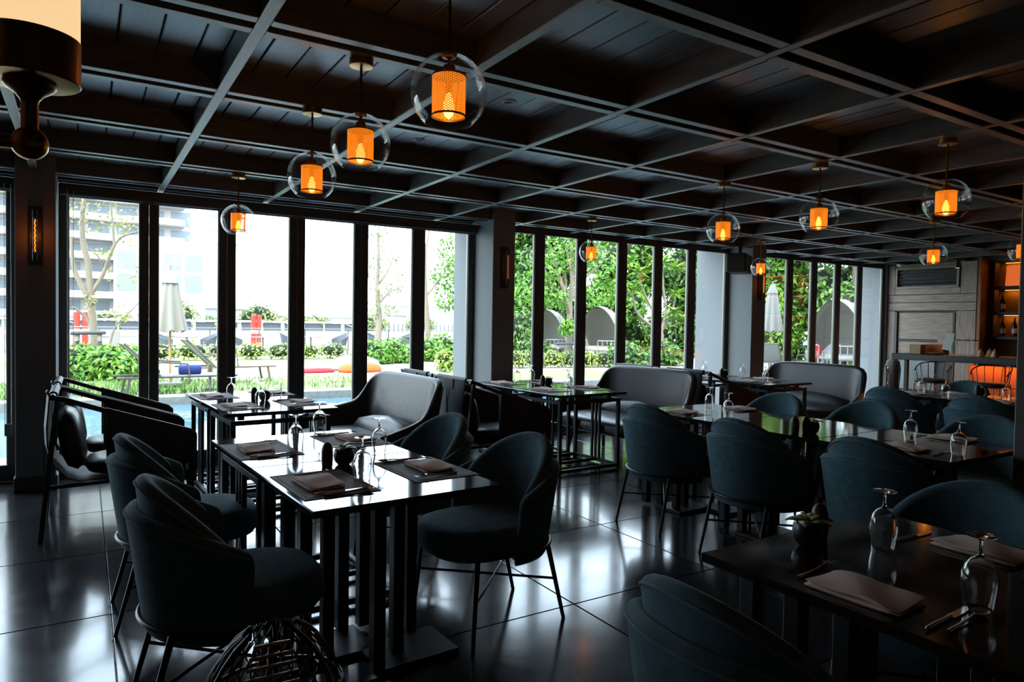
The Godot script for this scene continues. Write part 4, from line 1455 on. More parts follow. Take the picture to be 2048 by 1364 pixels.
	for p in [[12.8, 1.715, -5.28, "dark wine bottle with a cream label on the middle shelf of the back bar"], [12.8, 1.315, -5.27, "dark wine bottle with red cap, lower shelf of back bar"], [12.8, 1.315, -5.1, "dark wine bottle with an orange cap on the lower shelf, beside the dark post"]]:
		var bt := thing("wine_bottle", p[3], "bottle", Vector3(p[0], p[1], p[2]), 0.0, "wine bottles on the back bar")
		var bb := MB.new()
		bb.lathe([Vector2(0.0, 0.0), Vector2(0.036, 0.001), Vector2(0.038, 0.006), Vector2(0.038, 0.175), Vector2(0.033, 0.2), Vector2(0.016, 0.225), Vector2(0.0145, 0.27), Vector2(0.0, 0.271)], 24)
		var bbn := put("bottle_body", bb, mat(rgb(22, 26, 22), 0.12), bt)
		var cp := MB.new()
		cp.lathe([Vector2(0.0, 0.305), Vector2(0.0155, 0.304), Vector2(0.0155, 0.255), Vector2(0.015, 0.255)], 20)
		put("cap", cp, mat([rgb(206, 120, 70), rgb(190, 40, 40), rgb(214, 110, 30)][i2], 0.4), bbn)
		var lb := MB.new()
		lb.lathe([Vector2(0.0386, 0.05), Vector2(0.0388, 0.051), Vector2(0.0388, 0.129), Vector2(0.0386, 0.13)], 24)
		put("bottle_label", lb, mat([rgb(214, 190, 140), rgb(216, 160, 110), rgb(226, 206, 190)][i2], 0.7), bbn)
		i2 += 1

func build_details() -> void:
	var sp := thing("loudspeaker", "black box loudspeaker hung high on the third column", "speaker", Vector3(7.93, 2.3, -6.6), 28.0)
	var b := MB.new()
	b.box(Vector3.ZERO, Vector3(0.46, 0.27, 0.26), 0.012)
	put("cabinet", b, M.black, sp)
	var g := MB.new()
	g.box(Vector3(0, 0, 0.134), Vector3(0.43, 0.24, 0.01), 0.004)
	put("front_grille", g, M.shelf, sp)
	var br := MB.new()
	br.box(Vector3(0.05, 0.19, 0), Vector3(0.04, 0.14, 0.04), 0.004)
	br.tube([Vector3(0.05, 0.14, 0), Vector3(0.05, 0.255, 0.0)], 0.01, 8)
	put("bracket", br, M.iron, sp)
	var src: Node3D = null
	for p in [[1.98, -4.43, "in the coffer to the right of the second pendant lamp"], [2.06, -3.37, "in the coffer to the right of the nearest pendant lamp"]]:
		var lab: String = "small round recessed ceiling spot " + p[2]
		if src:
			copy(src, lab, Vector3(p[0], PANEL_Y, p[1]), 0, "recessed ceiling spots")
			continue
		var t := thing("downlight", lab, "ceiling light", Vector3(p[0], PANEL_Y, p[1]), 0.0, "recessed ceiling spots")
		src = t
		var r := MB.new()
		r.lathe([Vector2(0.024, 0.0), Vector2(0.026, -0.006), Vector2(0.042, -0.006), Vector2(0.044, 0.0)], 28)
		put("trim_ring", r, M.white_plastic, t)
		var ln := MB.new()
		ln.lathe([Vector2(0.0, -0.001), Vector2(0.024, -0.001)], 20)
		put("lens", ln, M.black, t)
	var sd := thing("smoke_detector", "white round smoke detector on the ceiling before the air grille", "smoke detector", Vector3(12.2, BEAM_Y, -6.64))
	var m := MB.new()
	m.lathe([Vector2(0.0, -0.055), Vector2(0.025, -0.055), Vector2(0.03, -0.03), Vector2(0.055, -0.026), Vector2(0.058, 0.0), Vector2(0.0, 0.0)], 24)
	put("detector_body", m, M.white_plastic, sd)
	var cs := thing("ceiling_spot", "dark cylinder ceiling spotlight near the timber end wall", "ceiling light", Vector3(12.1, BEAM_Y, -5.66))
	var cm := MB.new()
	cm.lathe([Vector2(0.0, -0.13), Vector2(0.034, -0.13), Vector2(0.036, -0.127), Vector2(0.036, 0.0), Vector2(0.0, 0.0)], 24)
	put("cylinder", cm, M.frame, cs)
	var cr := MB.new()
	cr.lathe([Vector2(0.0, -0.1315), Vector2(0.03, -0.1315), Vector2(0.033, -0.13)], 24)
	put("lens", cr, glow(Color(1.0, 0.8, 0.55), 0.8), cs)
	var so := SpotLight3D.new()
	so.name = "spot_light"
	so.light_color = Color(1.0, 0.72, 0.42)
	so.light_energy = 1.3
	so.light_size = 0.03
	so.spot_angle = 50.0
	so.spot_range = 20.0
	so.spot_attenuation = 2.0
	so.shadow_enabled = true
	cs.add_child(so)
	so.position = Vector3(0, -0.14, 0)
	so.rotation_degrees = Vector3(-58, 80, 0)
	# leather bag leaning at the timber wall
	var bag := thing("carry_bag", "tall dark brown bag with brass fittings leaning beside the timber wall", "bag", Vector3(12.12, 0, -6.72))
	var bb := MB.new()
	bb.puff(Vector3(0, 0, 0), 0.1, 0.13, 2.6, [Vector2(0, 0.0), Vector2(0.9, 0.0), Vector2(1.0, 0.03), Vector2(0.98, 0.4), Vector2(1.02, 0.7), Vector2(0.8, 0.84), Vector2(0.4, 0.87), Vector2(0, 0.87)], Basis(Vector3.RIGHT, 0.06))
	put("bag_body", bb, mat(rgb(40, 28, 20), 0.5), bag)
	var bs := MB.new()
	bs.tube([Vector3(-0.1, 0.75, -0.02), Vector3(-0.16, 0.6, 0.03), Vector3(-0.15, 0.35, 0.03), Vector3(-0.1, 0.2, 0.0)], 0.012, 8)
	put("strap", bs, M.black, bag)
	var bf := MB.new()
	for y in [0.2, 0.45, 0.72]: bf.box(Vector3(-0.107, y, 0.02), Vector3(0.012, 0.03, 0.03), 0.003)
	put("buckle", bf, M.brass, bag)
	# open lattice rattan piece, use unknown, at the bottom edge
	var rt := thing("rattan_piece", "dome topped piece of dark open rattan lattice at the bottom edge of the picture", "rattan lantern", Vector3(0.305, 0, -1.335), 20.0)
	var prof := func(u: float) -> Vector2:      # u 0..1 from the floor to the top
		var y := u * 0.83
		var r := 0.165
		if y > 0.55: r = 0.165 * sqrt(maxf(0.0, 1.0 - pow((y - 0.55) / 0.28, 2.0)))
		elif y < 0.1: r = 0.13 + 0.35 * y
		return Vector2(r, y)
	for dirn in [-1.0, 1.0]:
		var st := MB.new()
		for k in 26:
			var pts := []
			for i in 45:
				var u := 0.28 + 0.7 * i / 44.0
				var q: Vector2 = prof.call(u)
				var a: float = TAU * k / 26.0 + dirn * u * 3.4
				pts.append(Vector3(q.x * cos(a), q.y, q.x * sin(a) * 0.8))
			st.tube(pts, 0.0017, 5)
		put("lattice", st, M.rattan, rt)
	for k in 6:
		var pts := []
		for i in 40:
			var q: Vector2 = prof.call(i / 39.5)
			var a := TAU * k / 6.0
			pts.append(Vector3((q.x + 0.002) * cos(a), q.y, (q.x + 0.002) * sin(a) * 0.8))
		var rb := MB.new()
		rb.tube(pts, 0.0045, 7)
		put("rib", rb, M.rattan, rt)
	for y in [0.03, 0.42, 0.7]:
		var ring := []
		for i in 37:
			var q: Vector2 = prof.call(y / 0.83)
			ring.append(Vector3(q.x * cos(TAU * i / 36.0), y, q.x * sin(TAU * i / 36.0) * 0.8))
		var rg := MB.new()
		rg.tube(ring, 0.004, 6)
		put("hoop", rg, M.rattan, rt)
	for k in 16:      # pale cane wrapped over the front rib
		var u := 0.72 + 0.017 * k
		var q: Vector2 = prof.call(u)
		var pts := []
		for i in 9:
			var a := 2.05 + (i / 8.0 - 0.5) * (0.42 + 0.04 * k)
			pts.append(Vector3((q.x + 0.006) * cos(a), q.y + 0.004 * sin(PI * i / 8.0), (q.x + 0.006) * sin(a) * 0.8))
		var wr := MB.new()
		wr.tube(pts, 0.0036, 6)
		put("cane_wrap", wr, M.rattan_wrap, rt)

# ---------- garden ----------
func leaf_mesh() -> ArrayMesh:
	if not mesh_cache.has("leaf"):
		var b := MB.new()
		var q := [Vector3(0, 0, 0), Vector3(0.24, 0.05, 0.4), Vector3(0, -0.02, 0.45), Vector3(-0.24, 0.05, 0.4), Vector3(0, -0.1, 1.0)]
		b.face([q[0], q[2], q[1]]); b.face([q[1], q[2], q[4]])
		b.face([q[0], q[3], q[2]]); b.face([q[2], q[3], q[4]])
		mesh_cache["leaf"] = b.mesh()
	return mesh_cache["leaf"]

const PAL := {
	"bright": [Color(0.10, 0.26, 0.02), Color(0.2, 0.38, 0.04), Color(0.05, 0.16, 0.02)],
	"lime": [Color(0.3, 0.42, 0.06), Color(0.2, 0.32, 0.05), Color(0.4, 0.46, 0.12)],
	"dark": [Color(0.04, 0.11, 0.025), Color(0.08, 0.19, 0.03), Color(0.15, 0.27, 0.05)],
	"olive": [Color(0.2, 0.25, 0.08), Color(0.3, 0.3, 0.12), Color(0.12, 0.18, 0.05)],
	"blossom": [Color(0.34, 0.3, 0.1), Color(0.45, 0.34, 0.2), Color(0.2, 0.28, 0.06)],
	"grass": [Color(0.12, 0.24, 0.05), Color(0.2, 0.3, 0.08), Color(0.07, 0.16, 0.03)]}

func foliage(called: String, parent: Node3D, blobs: Array, per: int, size: float, pal: String, core := false, fill := 0.6) -> void:
	var xf := []
	var cols := []
	var pc: Array = PAL[pal]
	for bl in blobs:
		var c: Vector3 = bl[0]
		var r: Vector3 = bl[1]
		for i in per:
			var d := Vector3(rng.randfn(), rng.randfn(), rng.randfn()).normalized()
			var p := c + d * r * lerpf(fill, 1.08, sqrt(rng.randf()))
			if p.y < 0.02: p.y = 0.02 + rng.randf() * 0.1
			var up := (d + Vector3(rng.randfn(), rng.randfn() + 0.6, rng.randfn()) * 0.6).normalized()
			var fw := up.cross(Vector3(rng.randfn(), rng.randfn(), rng.randfn())).normalized()
			fw = (fw + Vector3.DOWN * 0.35).normalized()
			var sd := up.cross(fw).normalized()
			var s := size * rng.randf_range(0.65, 1.3)
			xf.append(Transform3D(Basis(sd * s, fw.cross(sd) * s, fw * s), p))
			var k := rng.randi() % 3
			cols.append((pc[k] as Color).lerp(pc[(k + 1) % 3], rng.randf()) * rng.randf_range(0.8, 1.2))
	multi(called, leaf_mesh(), M.leaves, parent, xf, cols)
	if core:  # added dark solid that stops the sky showing between the leaves
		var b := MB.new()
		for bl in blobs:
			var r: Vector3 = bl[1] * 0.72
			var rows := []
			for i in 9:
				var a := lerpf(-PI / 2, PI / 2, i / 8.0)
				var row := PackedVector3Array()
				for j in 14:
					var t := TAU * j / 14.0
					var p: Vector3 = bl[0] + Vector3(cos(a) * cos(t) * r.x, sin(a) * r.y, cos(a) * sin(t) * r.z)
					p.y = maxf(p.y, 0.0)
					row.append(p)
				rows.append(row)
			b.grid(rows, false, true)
		put("added_dark_core", b, M.leaf_core, parent)

func shrub(label: String, at: Vector3, blobs: Array, per: int, size: float, pal: String, group := "") -> void:
	var t := thing("shrub", label, "shrub", at, 0.0, group)
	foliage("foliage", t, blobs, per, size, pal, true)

func tree(label: String, at: Vector3, limbs: Array, blobs: Array, per: int, size: float, pal: String, bark: Material) -> Node3D:
	var t := thing("garden_tree", label, "tree", at)
	var k := 0
	for l in limbs:
		var b := MB.new()
		var c := Curve3D.new()
		var pts: Array = l[0]
		for i in pts.size():
			var a: Vector3 = pts[maxi(i - 1, 0)]
			var z: Vector3 = pts[mini(i + 1, pts.size() - 1)]
			c.add_point(pts[i], (a - z) / 6.0, (z - a) / 6.0)
		var q := []
		var rr := []
		var ln := c.get_baked_length()
		for i in 13:
			q.append(c.sample_baked(ln * i / 12.0, true))
			rr.append(lerpf(l[1], l[2], i / 12.0))
		b.tube(q, rr, 9)
		put("trunk" if k == 0 else "branch", b, bark, t)
		k += 1
	if blobs.size(): foliage("foliage", t, blobs, per, size, pal)
	return t

func stake_frame(label: String, at: Vector3, w: float, h: float) -> void:
	var t := thing("tree_stake", label, "tree stake", at)
	for s in [-1, 1]:
		var b := MB.new()
		b.tube([Vector3(s * w / 2, 0, 0.0), Vector3(s * w / 2 * 0.9, h, 0)], 0.045, 10)
		put("post", b, M.dark_stake, t)
		var wr := MB.new()
		wr.tube([Vector3(s * w / 2 * 0.91, h - 0.22, 0), Vector3(s * w / 2 * 0.9, h - 0.06, 0)], 0.055, 10)
		put("wrapping", wr, M.canvas, t)
	var c := MB.new()
	c.tube([Vector3(-w / 2 - 0.1, h - 0.04, 0.05), Vector3(w / 2 + 0.1, h - 0.02, 0.05)], 0.045, 10)
	put("crossbar", c, M.dark_stake, t)

func make_umbrella(label: String, at: Vector3, h: float, m: Material) -> void:
	var t := thing("parasol", label, "parasol", at)
	var p := MB.new()
	p.tube([Vector3(0, 0, 0), Vector3(0, h, 0)], 0.024, 12)
	put("pole", p, M.wood_pole, t)
	var c := MB.new()
	var rows := []
	for i in 9:
		var q := i / 8.0
		var y := lerpf(h * 0.46, h - 0.27, q)
		var row := PackedVector3Array()
		for j in 48:
			var a := TAU * j / 48.0
			var r := lerpf(0.29, 0.13, q) * (1.0 + 0.2 * cos(a * 8.0) * (1.0 - 0.6 * q))
			row.append(Vector3(r * cos(a), y + (0.03 * cos(a * 8.0) if i == 0 else 0.0), r * sin(a)))
		rows.append(row)
	c.grid(rows, false, true)
	put("canopy", c, m, t)
	var v := MB.new()
	v.lathe([Vector2(0.17, h - 0.32), Vector2(0.13, h - 0.2), Vector2(0.06, h - 0.06), Vector2(0.0, h - 0.03)], 16)
	put("vent_cap", v, m, t)
	var f := MB.new()
	f.lathe([Vector2(0.03, h - 0.04), Vector2(0.02, h + 0.0), Vector2(0.03, h + 0.03), Vector2(0.0, h + 0.06)], 12)
	put("finial", f, M.stone_grey, t)
	var b := MB.new()
	b.box(Vector3(0, 0.03, 0), Vector3(0.45, 0.06, 0.45), 0.01)
	put("base", b, M.stone_grey, t)

func make_lounger(label: String, at: Vector3, turn: float) -> Node3D:   # lies along +x, back raised at -x
	var t := thing("sun_lounger", label, "sun lounger", at, turn, "sun loungers in the garden")
	var s := MB.new()
	s.box(Vector3(0.35, 0.34, 0), Vector3(1.3, 0.025, 0.62), 0.008)
	put("seat_sling", s, M.lounge_sling, t)
	var k := MB.new()
	k.box(Vector3(-0.52, 0.62, 0), Vector3(0.82, 0.025, 0.62), 0.008, Basis(Vector3.BACK, deg_to_rad(-45)))
	put("back_sling", k, M.lounge_sling, t)
	var f := MB.new()
	for z in [-0.33, 0.33]:
		f.tube([Vector3(-0.95, 0.33, z), Vector3(1.02, 0.33, z)], 0.02, 8)
		f.tube([Vector3(-0.25, 0.33, z), Vector3(-0.83, 0.92, z)], 0.018, 8)
	f.tube([Vector3(1.02, 0.33, -0.33), Vector3(1.02, 0.33, 0.33)], 0.02, 8)
	f.tube([Vector3(-0.83, 0.92, -0.33), Vector3(-0.83, 0.92, 0.33)], 0.018, 8)
	put("frame", f, M.lounge_frame, t)
	for z in [-0.32, 0.32]:
		for x in [-0.75, 0.85]:
			var l := MB.new()
			l.bar(Vector3(x, 0.33, z), Vector3(x + 0.06 * signf(x), 0.0, z), 0.045, 0.03)
			put("leg", l, M.lounge_frame, t)
		var a := MB.new()
		a.tube([Vector3(0.2, 0.33, z * 1.1), Vector3(0.17, 0.56, z * 1.1), Vector3(-0.25, 0.6, z * 1.1), Vector3(-0.5, 0.58, z * 1.1)], 0.016, 8)
		put("armrest", a, M.lounge_frame, t)
	return t

func make_pod(label: String, at: Vector3, turn: float, sc: float) -> void:   # domed daybed opening to +z
	var t := thing("canopy_daybed", label, "daybed", at, turn, "white canopied daybeds")
	var c := MB.new()
	var rows := []
	for i in 15:
		var a := deg_to_rad(lerpf(8, 118, i / 14.0))       # hood turning back from the front hoop
		var row := PackedVector3Array()
		for s in 2:
			for j in 25:
				var jj := j if s == 0 else 24 - j
				var b := lerpf(-PI / 2, PI / 2, jj / 24.0)
				var r := (1.0 if s == 0 else 0.97) + 0.012 * cos(i * PI)
				row.append(Vector3(sin(b) * 0.82 * r, 0.62 + cos(b) * cos(a - 0.35) * 1.42 * r, -cos(b) * sin(a - 0.35) * 1.15 * r + 0.35) * sc)
		rows.append(row)
	c.grid(rows, false, true)
	put("hood", c, M.canvas, t)
	var st := MB.new()
	st.puff(Vector3(0, 0.42, 0.1) * sc, 0.86 * sc, 0.75 * sc, 3.0, [Vector2(0, 0), Vector2(0.97, 0.0), Vector2(1, 0.05), Vector2(0.98, 0.13), Vector2(0.8, 0.17), Vector2(0, 0.18)])
	put("mattress", st, M.canvas, t)
	var w := MB.new()
	for i in 30:
		var a := deg_to_rad(lerpf(-75, 255, i / 29.0))
		w.box(Vector3(0.88 * cos(a), 0.55, 0.1 - 0.76 * sin(a)) * sc, Vector3(0.025, 0.5, 0.025) * sc, 0.004)
	put("side_slats", w, M.wicker_pale, t)
	var rm := MB.new()
	var ring := []
	for i in 31:
		var a := deg_to_rad(lerpf(-75, 255, i / 30.0))
		ring.append(Vector3(0.88 * cos(a), 0.8, 0.1 - 0.76 * sin(a)) * sc)
	rm.tube(ring, 0.022 * sc, 8)
	put("rim", rm, M.wicker_pale, t)
	for p in [[-0.7, 0.65], [0.7, 0.65], [-0.7, -0.45], [0.7, -0.45]]:
		var l := MB.new()
		l.bar(Vector3(p[0], 0.44, p[1]) * sc, Vector3(p[0], 0, p[1]) * sc, 0.04, 0.04)
		put("leg", l, M.wicker_pale, t)

func build_garden() -> void:
	# left: tree with stakes behind leafy shrubs
	var sl := "broad leaved green shrub at the foot of the staked tree, "
	var k := 0
	for p in [[-0.1, -18.0, 0.8, "left one"], [0.45, -17.7, 0.75, "middle one"], [0.95, -18.3, 0.72, "right one"], [-0.75, -18.6, 0.85, "behind the first column"], [0.3, -19.3, 0.62, "behind the trunk"]]:
		shrub(sl + p[3], Vector3(p[0], 0, p[1]), [[Vector3(0, p[2] * 0.45, 0), Vector3(0.48, p[2] * 0.56, 0.45)], [Vector3(0.2, p[2] * 0.35, 0.3), Vector3(0.3, p[2] * 0.4, 0.3)]], 420, 0.16, "bright", "leafy shrubs round the staked tree")
	tree("pale barked tree with sparse yellow green leaves behind the leftmost windows, tied to stakes", Vector3(0.2, 0, -18.6),
		[[[Vector3(0.0, 0, 0), Vector3(0.03, 0.45, 0), Vector3(-0.02, 1.1, 0.0), Vector3(-0.06, 1.6, 0.02), Vector3(-0.09, 2.05, 0), Vector3(-0.13, 2.68, 0), Vector3(-0.25, 3.25, 0), Vector3(-0.2, 4.1, 0.1), Vector3(-0.1, 5.2, 0.2)], 0.1, 0.03],
		[[Vector3(-0.04, 1.95, 0), Vector3(0.16, 2.35, 0.1), Vector3(0.39, 3.05, 0.2), Vector3(0.58, 3.28, 0.2), Vector3(0.95, 3.42, 0.2)], 0.055, 0.02],
		[[Vector3(-0.06, 1.7, 0), Vector3(-0.3, 2.2, 0), Vector3(-0.42, 2.6, 0), Vector3(-0.45, 3.2, 0)], 0.07, 0.03],
		[[Vector3(0.39, 3.05, 0.2), Vector3(0.36, 3.5, 0.2), Vector3(0.3, 4.2, 0.3)], 0.03, 0.012],
		[[Vector3(0.2, 2.45, 0.1), Vector3(0.08, 2.75, 0.2), Vector3(-0.1, 2.95, 0.2)], 0.02, 0.01],
		[[Vector3(-0.02, 1.1, 0), Vector3(-0.2, 1.4, 0), Vector3(-0.42, 1.6, 0.1)], 0.045, 0.025],
		[[Vector3(0.3, 0.7, 0), Vector3(0.42, 1.15, 0), Vector3(0.7, 1.5, 0.1), Vector3(1.0, 1.85, 0.1)], 0.025, 0.01]],
		[[Vector3(0.1, 3.55, 0.2), Vector3(0.3, 0.3, 0.3)], [Vector3(0.55, 3.75, 0.2), Vector3(0.36, 0.3, 0.3)], [Vector3(-0.2, 4.0, 0), Vector3(0.35, 0.3, 0.3)], [Vector3(0.75, 3.3, 0.3), Vector3(0.3, 0.25, 0.3)], [Vector3(0.2, 2.85, 0.2), Vector3(0.22, 0.15, 0.2)], [Vector3(-0.5, 3.5, 0), Vector3(0.35, 0.35, 0.3)], [Vector3(0.4, 4.4, 0.2), Vector3(0.5, 0.4, 0.4)], [Vector3(0.6, 2.4, 0.1), Vector3(0.4, 0.25, 0.3)], [Vector3(-0.05, 1.75, 0.1), Vector3(0.12, 0.2, 0.12)], [Vector3(0.55, 1.5, 0.1), Vector3(0.22, 0.18, 0.2)]], 46, 0.1, "blossom", M.pale_bark)
	stake_frame("dark wooden stakes with a crossbar holding the pale barked tree", Vector3(0.08, 0, -18.2), 0.48, 1.05)
	make_umbrella("closed beige parasol on a wooden pole beyond the pool", Vector3(1.5, 0, -15.7), 2.42, M.canvas)
	make_lounger("grey sun lounger carrying a rolled blue towel beyond the pool", Vector3(1.4, 0, -13.95), 4.0)
	make_lounger("grey sun lounger right behind the closed beige parasol", Vector3(2.65, 0, -16.3), 5.0)
	var tw := MB.new()
	tw.lathe([Vector2(0.0, -0.19), Vector2(0.07, -0.19), Vector2(0.085, -0.175), Vector2(0.088, 0.0), Vector2(0.085, 0.175), Vector2(0.07, 0.19), Vector2(0.0, 0.19)], 24, Vector3.ZERO, Basis(Vector3.BACK, PI / 2))
	one("rolled_towel", tw, M.towel, "rolled blue towel on the grey sun lounger", "towel", Vector3(1.66, 0.44, -13.9))
	var sd := thing("garden_side_table", "small round garden table with a dark bottle shape on it beside the lounger", "side table", Vector3(2.12, 0, -14.7))
	var s1 := MB.new()
	s1.lathe([Vector2(0, 0), Vector2(0.16, 0.0), Vector2(0.16, 0.02), Vector2(0.03, 0.03), Vector2(0.03, 0.3), Vector2(0.0, 0.3)], 24)
	put("stand", s1, M.stone_grey, sd)
	var s2 := MB.new()
	s2.lathe([Vector2(0, 0.3), Vector2(0.19, 0.3), Vector2(0.19, 0.32), Vector2(0, 0.32)], 28)
	put("table_top", s2, M.lounge_sling, sd)
	var vv := MB.new()
	vv.lathe([Vector2(0, 0), Vector2(0.045, 0.0), Vector2(0.05, 0.02), Vector2(0.05, 0.16), Vector2(0.0, 0.17)], 16)
	one("lantern", vv, mat(rgb(106, 98, 62), 0.5), "small olive coloured lantern on the round garden table", "lantern", Vector3(2.12, 0.32, -14.7))
	# grass tufts at the pool edge
	var gt := thing("grass", "short grass blades along the far pool edge", "grass")
	gt.set_meta("kind", "stuff")
	var xf := []
	var cols := []
	for i in 9000:
		var p := Vector3(rng.randf_range(-3.5, 5.5), -0.03, rng.randf_range(-17.0, -13.5))
		if rng.randf() > clampf((3.4 - p.x) / 2.0, 0.25, 1.0): continue
		var a := rng.randf() * TAU
		var s := rng.randf_range(0.06, 0.15)
		var lean := Vector3(rng.randfn() * 0.25, 1, rng.randfn() * 0.25).normalized()
		var sd2 := lean.cross(Vector3(cos(a), 0, sin(a))).normalized()
		xf.append(Transform3D(Basis(sd2 * s * 0.3, sd2.cross(lean) * s * -0.3, lean * s), p))
		cols.append((PAL.grass[i % 3] as Color) * rng.randf_range(0.8, 1.3))
	multi("blades", leaf_mesh(), M.leaves, gt, xf, cols)
	# hedge along the terrace
	for i in 9:
		shrub("low clipped hedge plant of pale green leaves before the river terrace, " + ["first from the left", "second from the left", "third from the left", "fourth from the left", "fifth from the left", "sixth from the left", "seventh from the left", "eighth from the left", "ninth from the left"][i], Vector3(0.2 + i * 0.95, 0, -24.9), [[Vector3(0, 0.28, 0), Vector3(0.55, 0.3, 0.4)]], 240, 0.13, "lime" if i % 2 else "olive", "low hedge before the river terrace")
	for p in [[8.0, -21.5, 0.78, 0.62, "bushy green shrub to the right of the orange cushion"], [8.9, -21.8, 0.82, 0.6, "bushy green shrub with large leaves behind the first sofa"], [10.4, -22.3, 0.8, 0.62, "bushy green shrub beside the exterior face of the middle column"], [11.4, -23.2, 0.95, 0.65, "dark green shrub behind the slim pale tree"]]:
		shrub(p[4], Vector3(p[0], 0, p[1]), [[Vector3(0, p[2] * 0.48, 0), Vector3(p[3], p[2] * 0.54, 0.55)], [Vector3(0.2, p[2] * 0.3, 0.3), Vector3(0.45, p[2] * 0.35, 0.4)]], 520, 0.15, "bright")
	shrub("small yellow leaved shrub at the foot of the middle column outside", Vector3(8.7, 0, -17.4), [[Vector3(0, 0.3, 0), Vector3(0.35, 0.32, 0.3)]], 260, 0.14, "lime")
	tree("slim leafy tree standing before the river right of the first sofa", Vector3(10.65, 0, -28.0),
		[[[Vector3.ZERO, Vector3(0.1, 1.5, 0), Vector3(0.0, 2.8, 0), Vector3(0.05, 4.2, 0), Vector3(0.0, 5.2, 0)], 0.16, 0.04], [[Vector3(0.05, 2.1, 0), Vector3(0.5, 2.6, 0.1), Vector3(1.0, 2.9, 0.1)], 0.06, 0.02], [[Vector3(0.02, 2.9, 0), Vector3(0.4, 3.5, 0.1), Vector3(0.7, 4.1, 0)], 0.05, 0.02]],
		[[Vector3(0, 4.6, 0), Vector3(0.6, 0.6, 0.5)], [Vector3(0.6, 4.0, 0), Vector3(0.6, 0.5, 0.5)], [Vector3(-0.2, 3.6, 0), Vector3(0.5, 0.5, 0.4)], [Vector3(0.9, 3.1, 0), Vector3(0.6, 0.45, 0.4)], [Vector3(0.2, 2.7, 0), Vector3(0.5, 0.35, 0.4)], [Vector3(-0.2, 1.9, 0), Vector3(0.4, 0.35, 0.4)], [Vector3(0.6, 1.9, 0), Vector3(0.4, 0.3, 0.4)], [Vector3(0.1, 5.3, 0), Vector3(0.4, 0.4, 0.4)]], 80, 0.15, "olive", M.pale_bark)
	tree("slim pale tree with dense green leaves close to the exterior of the middle column", Vector3(11.6, 0, -25.0),
		[[[Vector3.ZERO, Vector3(0.05, 1.0, 0), Vector3(-0.05, 2.2, 0), Vector3(-0.1, 4.0, 0), Vector3(0.1, 5.2, 0)], 0.13, 0.04], [[Vector3(-0.05, 2.4, 0), Vector3(0.5, 3.1, 0.1), Vector3(1.0, 3.8, 0.2)], 0.05, 0.02]],
		[[Vector3(0.8, 2.4, 0), Vector3(0.55, 0.5, 0.5)], [Vector3(0.75, 3.3, 0), Vector3(0.6, 0.5, 0.5)], [Vector3(1.0, 4.3, 0), Vector3(0.5, 0.7, 0.5)], [Vector3(1.3, 3.6, 0), Vector3(0.5, 0.5, 0.5)], [Vector3(1.5, 2.6, 0), Vector3(0.6, 0.6, 0.5)]], 230, 0.17, "bright", M.pale_bark)
	# right garden: path side hedge, tree, daybeds, dense greenery behind
	for i in 6:
		shrub("low pale green hedge plant along the garden path, " + ["left end", "second", "third", "fourth", "fifth", "right end"][i] + (" of six" if i in [0, 5] else " from the left of six"), Vector3(11.5 + i * 0.62, 0, -18.1 + 0.1 * i), [[Vector3(0, 0.26, 0), Vector3(0.42, 0.28, 0.36)]], 300, 0.1, "lime" if i % 2 == 0 else "olive", "low hedge along the garden path")
	tree("pale barked garden tree with a forked trunk and pointed leaves before the white daybeds", Vector3(15.1, 0, -20.2),
		[[[Vector3.ZERO, Vector3(0.0, 0.8, 0), Vector3(0.02, 1.6, 0), Vector3(0.0, 2.2, 0), Vector3(0.1, 3.0, 0), Vector3(0.0, 4.4, 0)], 0.15, 0.05], [[Vector3(0.0, 1.75, 0), Vector3(-0.25, 2.3, 0.1), Vector3(-0.6, 3.2, 0.1), Vector3(-0.9, 4.2, 0)], 0.09, 0.03], [[Vector3(0.05, 2.3, 0), Vector3(0.5, 3.0, 0), Vector3(1.3, 3.6, 0.1), Vector3(1.7, 4.2, 0)], 0.07, 0.02], [[Vector3(-0.3, 2.4, 0.1), Vector3(-0.9, 2.7, 0.2), Vector3(-1.3, 3.4, 0.2)], 0.05, 0.02], [[Vector3(0.0, 2.0, 0.0), Vector3(-0.1, 3.0, 0.2), Vector3(-0.35, 4.2, 0.2)], 0.06, 0.02]],
		[[Vector3(-0.9, 2.3, 0.3), Vector3(0.55, 0.35, 0.4)], [Vector3(-1.3, 3.3, 0.2), Vector3(0.7, 0.6, 0.5)], [Vector3(-0.4, 3.9, 0.2), Vector3(0.8, 0.6, 0.5)], [Vector3(0.7, 4.1, 0), Vector3(0.8, 0.6, 0.5)], [Vector3(1.6, 3.4, 0), Vector3(0.8, 0.7, 0.5)], [Vector3(1.2, 2.6, 0.2), Vector3(0.7, 0.45, 0.4)], [Vector3(-0.2, 5.0, 0), Vector3(1.5, 0.8, 0.8)], [Vector3(-1.8, 2.6, 0), Vector3(0.6, 0.6, 0.5)], [Vector3(2.2, 2.7, 0.1), Vector3(0.6, 0.5, 0.5)], [Vector3(-0.45, 1.3, 0.5), Vector3(0.3, 0.25, 0.25)]], 190, 0.2, "bright", M.pale_bark)
	stake_frame("pale topped wooden stakes holding the forked garden tree", Vector3(14.7, 0, -19.7), 1.0, 0.72)
	make_pod("white canopied daybed between the second and third garden window, hood facing left", Vector3(16.3, 0, -19.6), -72.0, 1.0)
	make_pod("white canopied daybed farther back, partly behind the forked tree", Vector3(15.95, 0, -22.4), -70.0, 0.95)
	make_pod("large white canopied daybed before the rightmost windows", Vector3(19.3, 0, -12.0), -95.0, 1.1)
	var gr := "dense green foliage masses behind the garden"
	k = 0
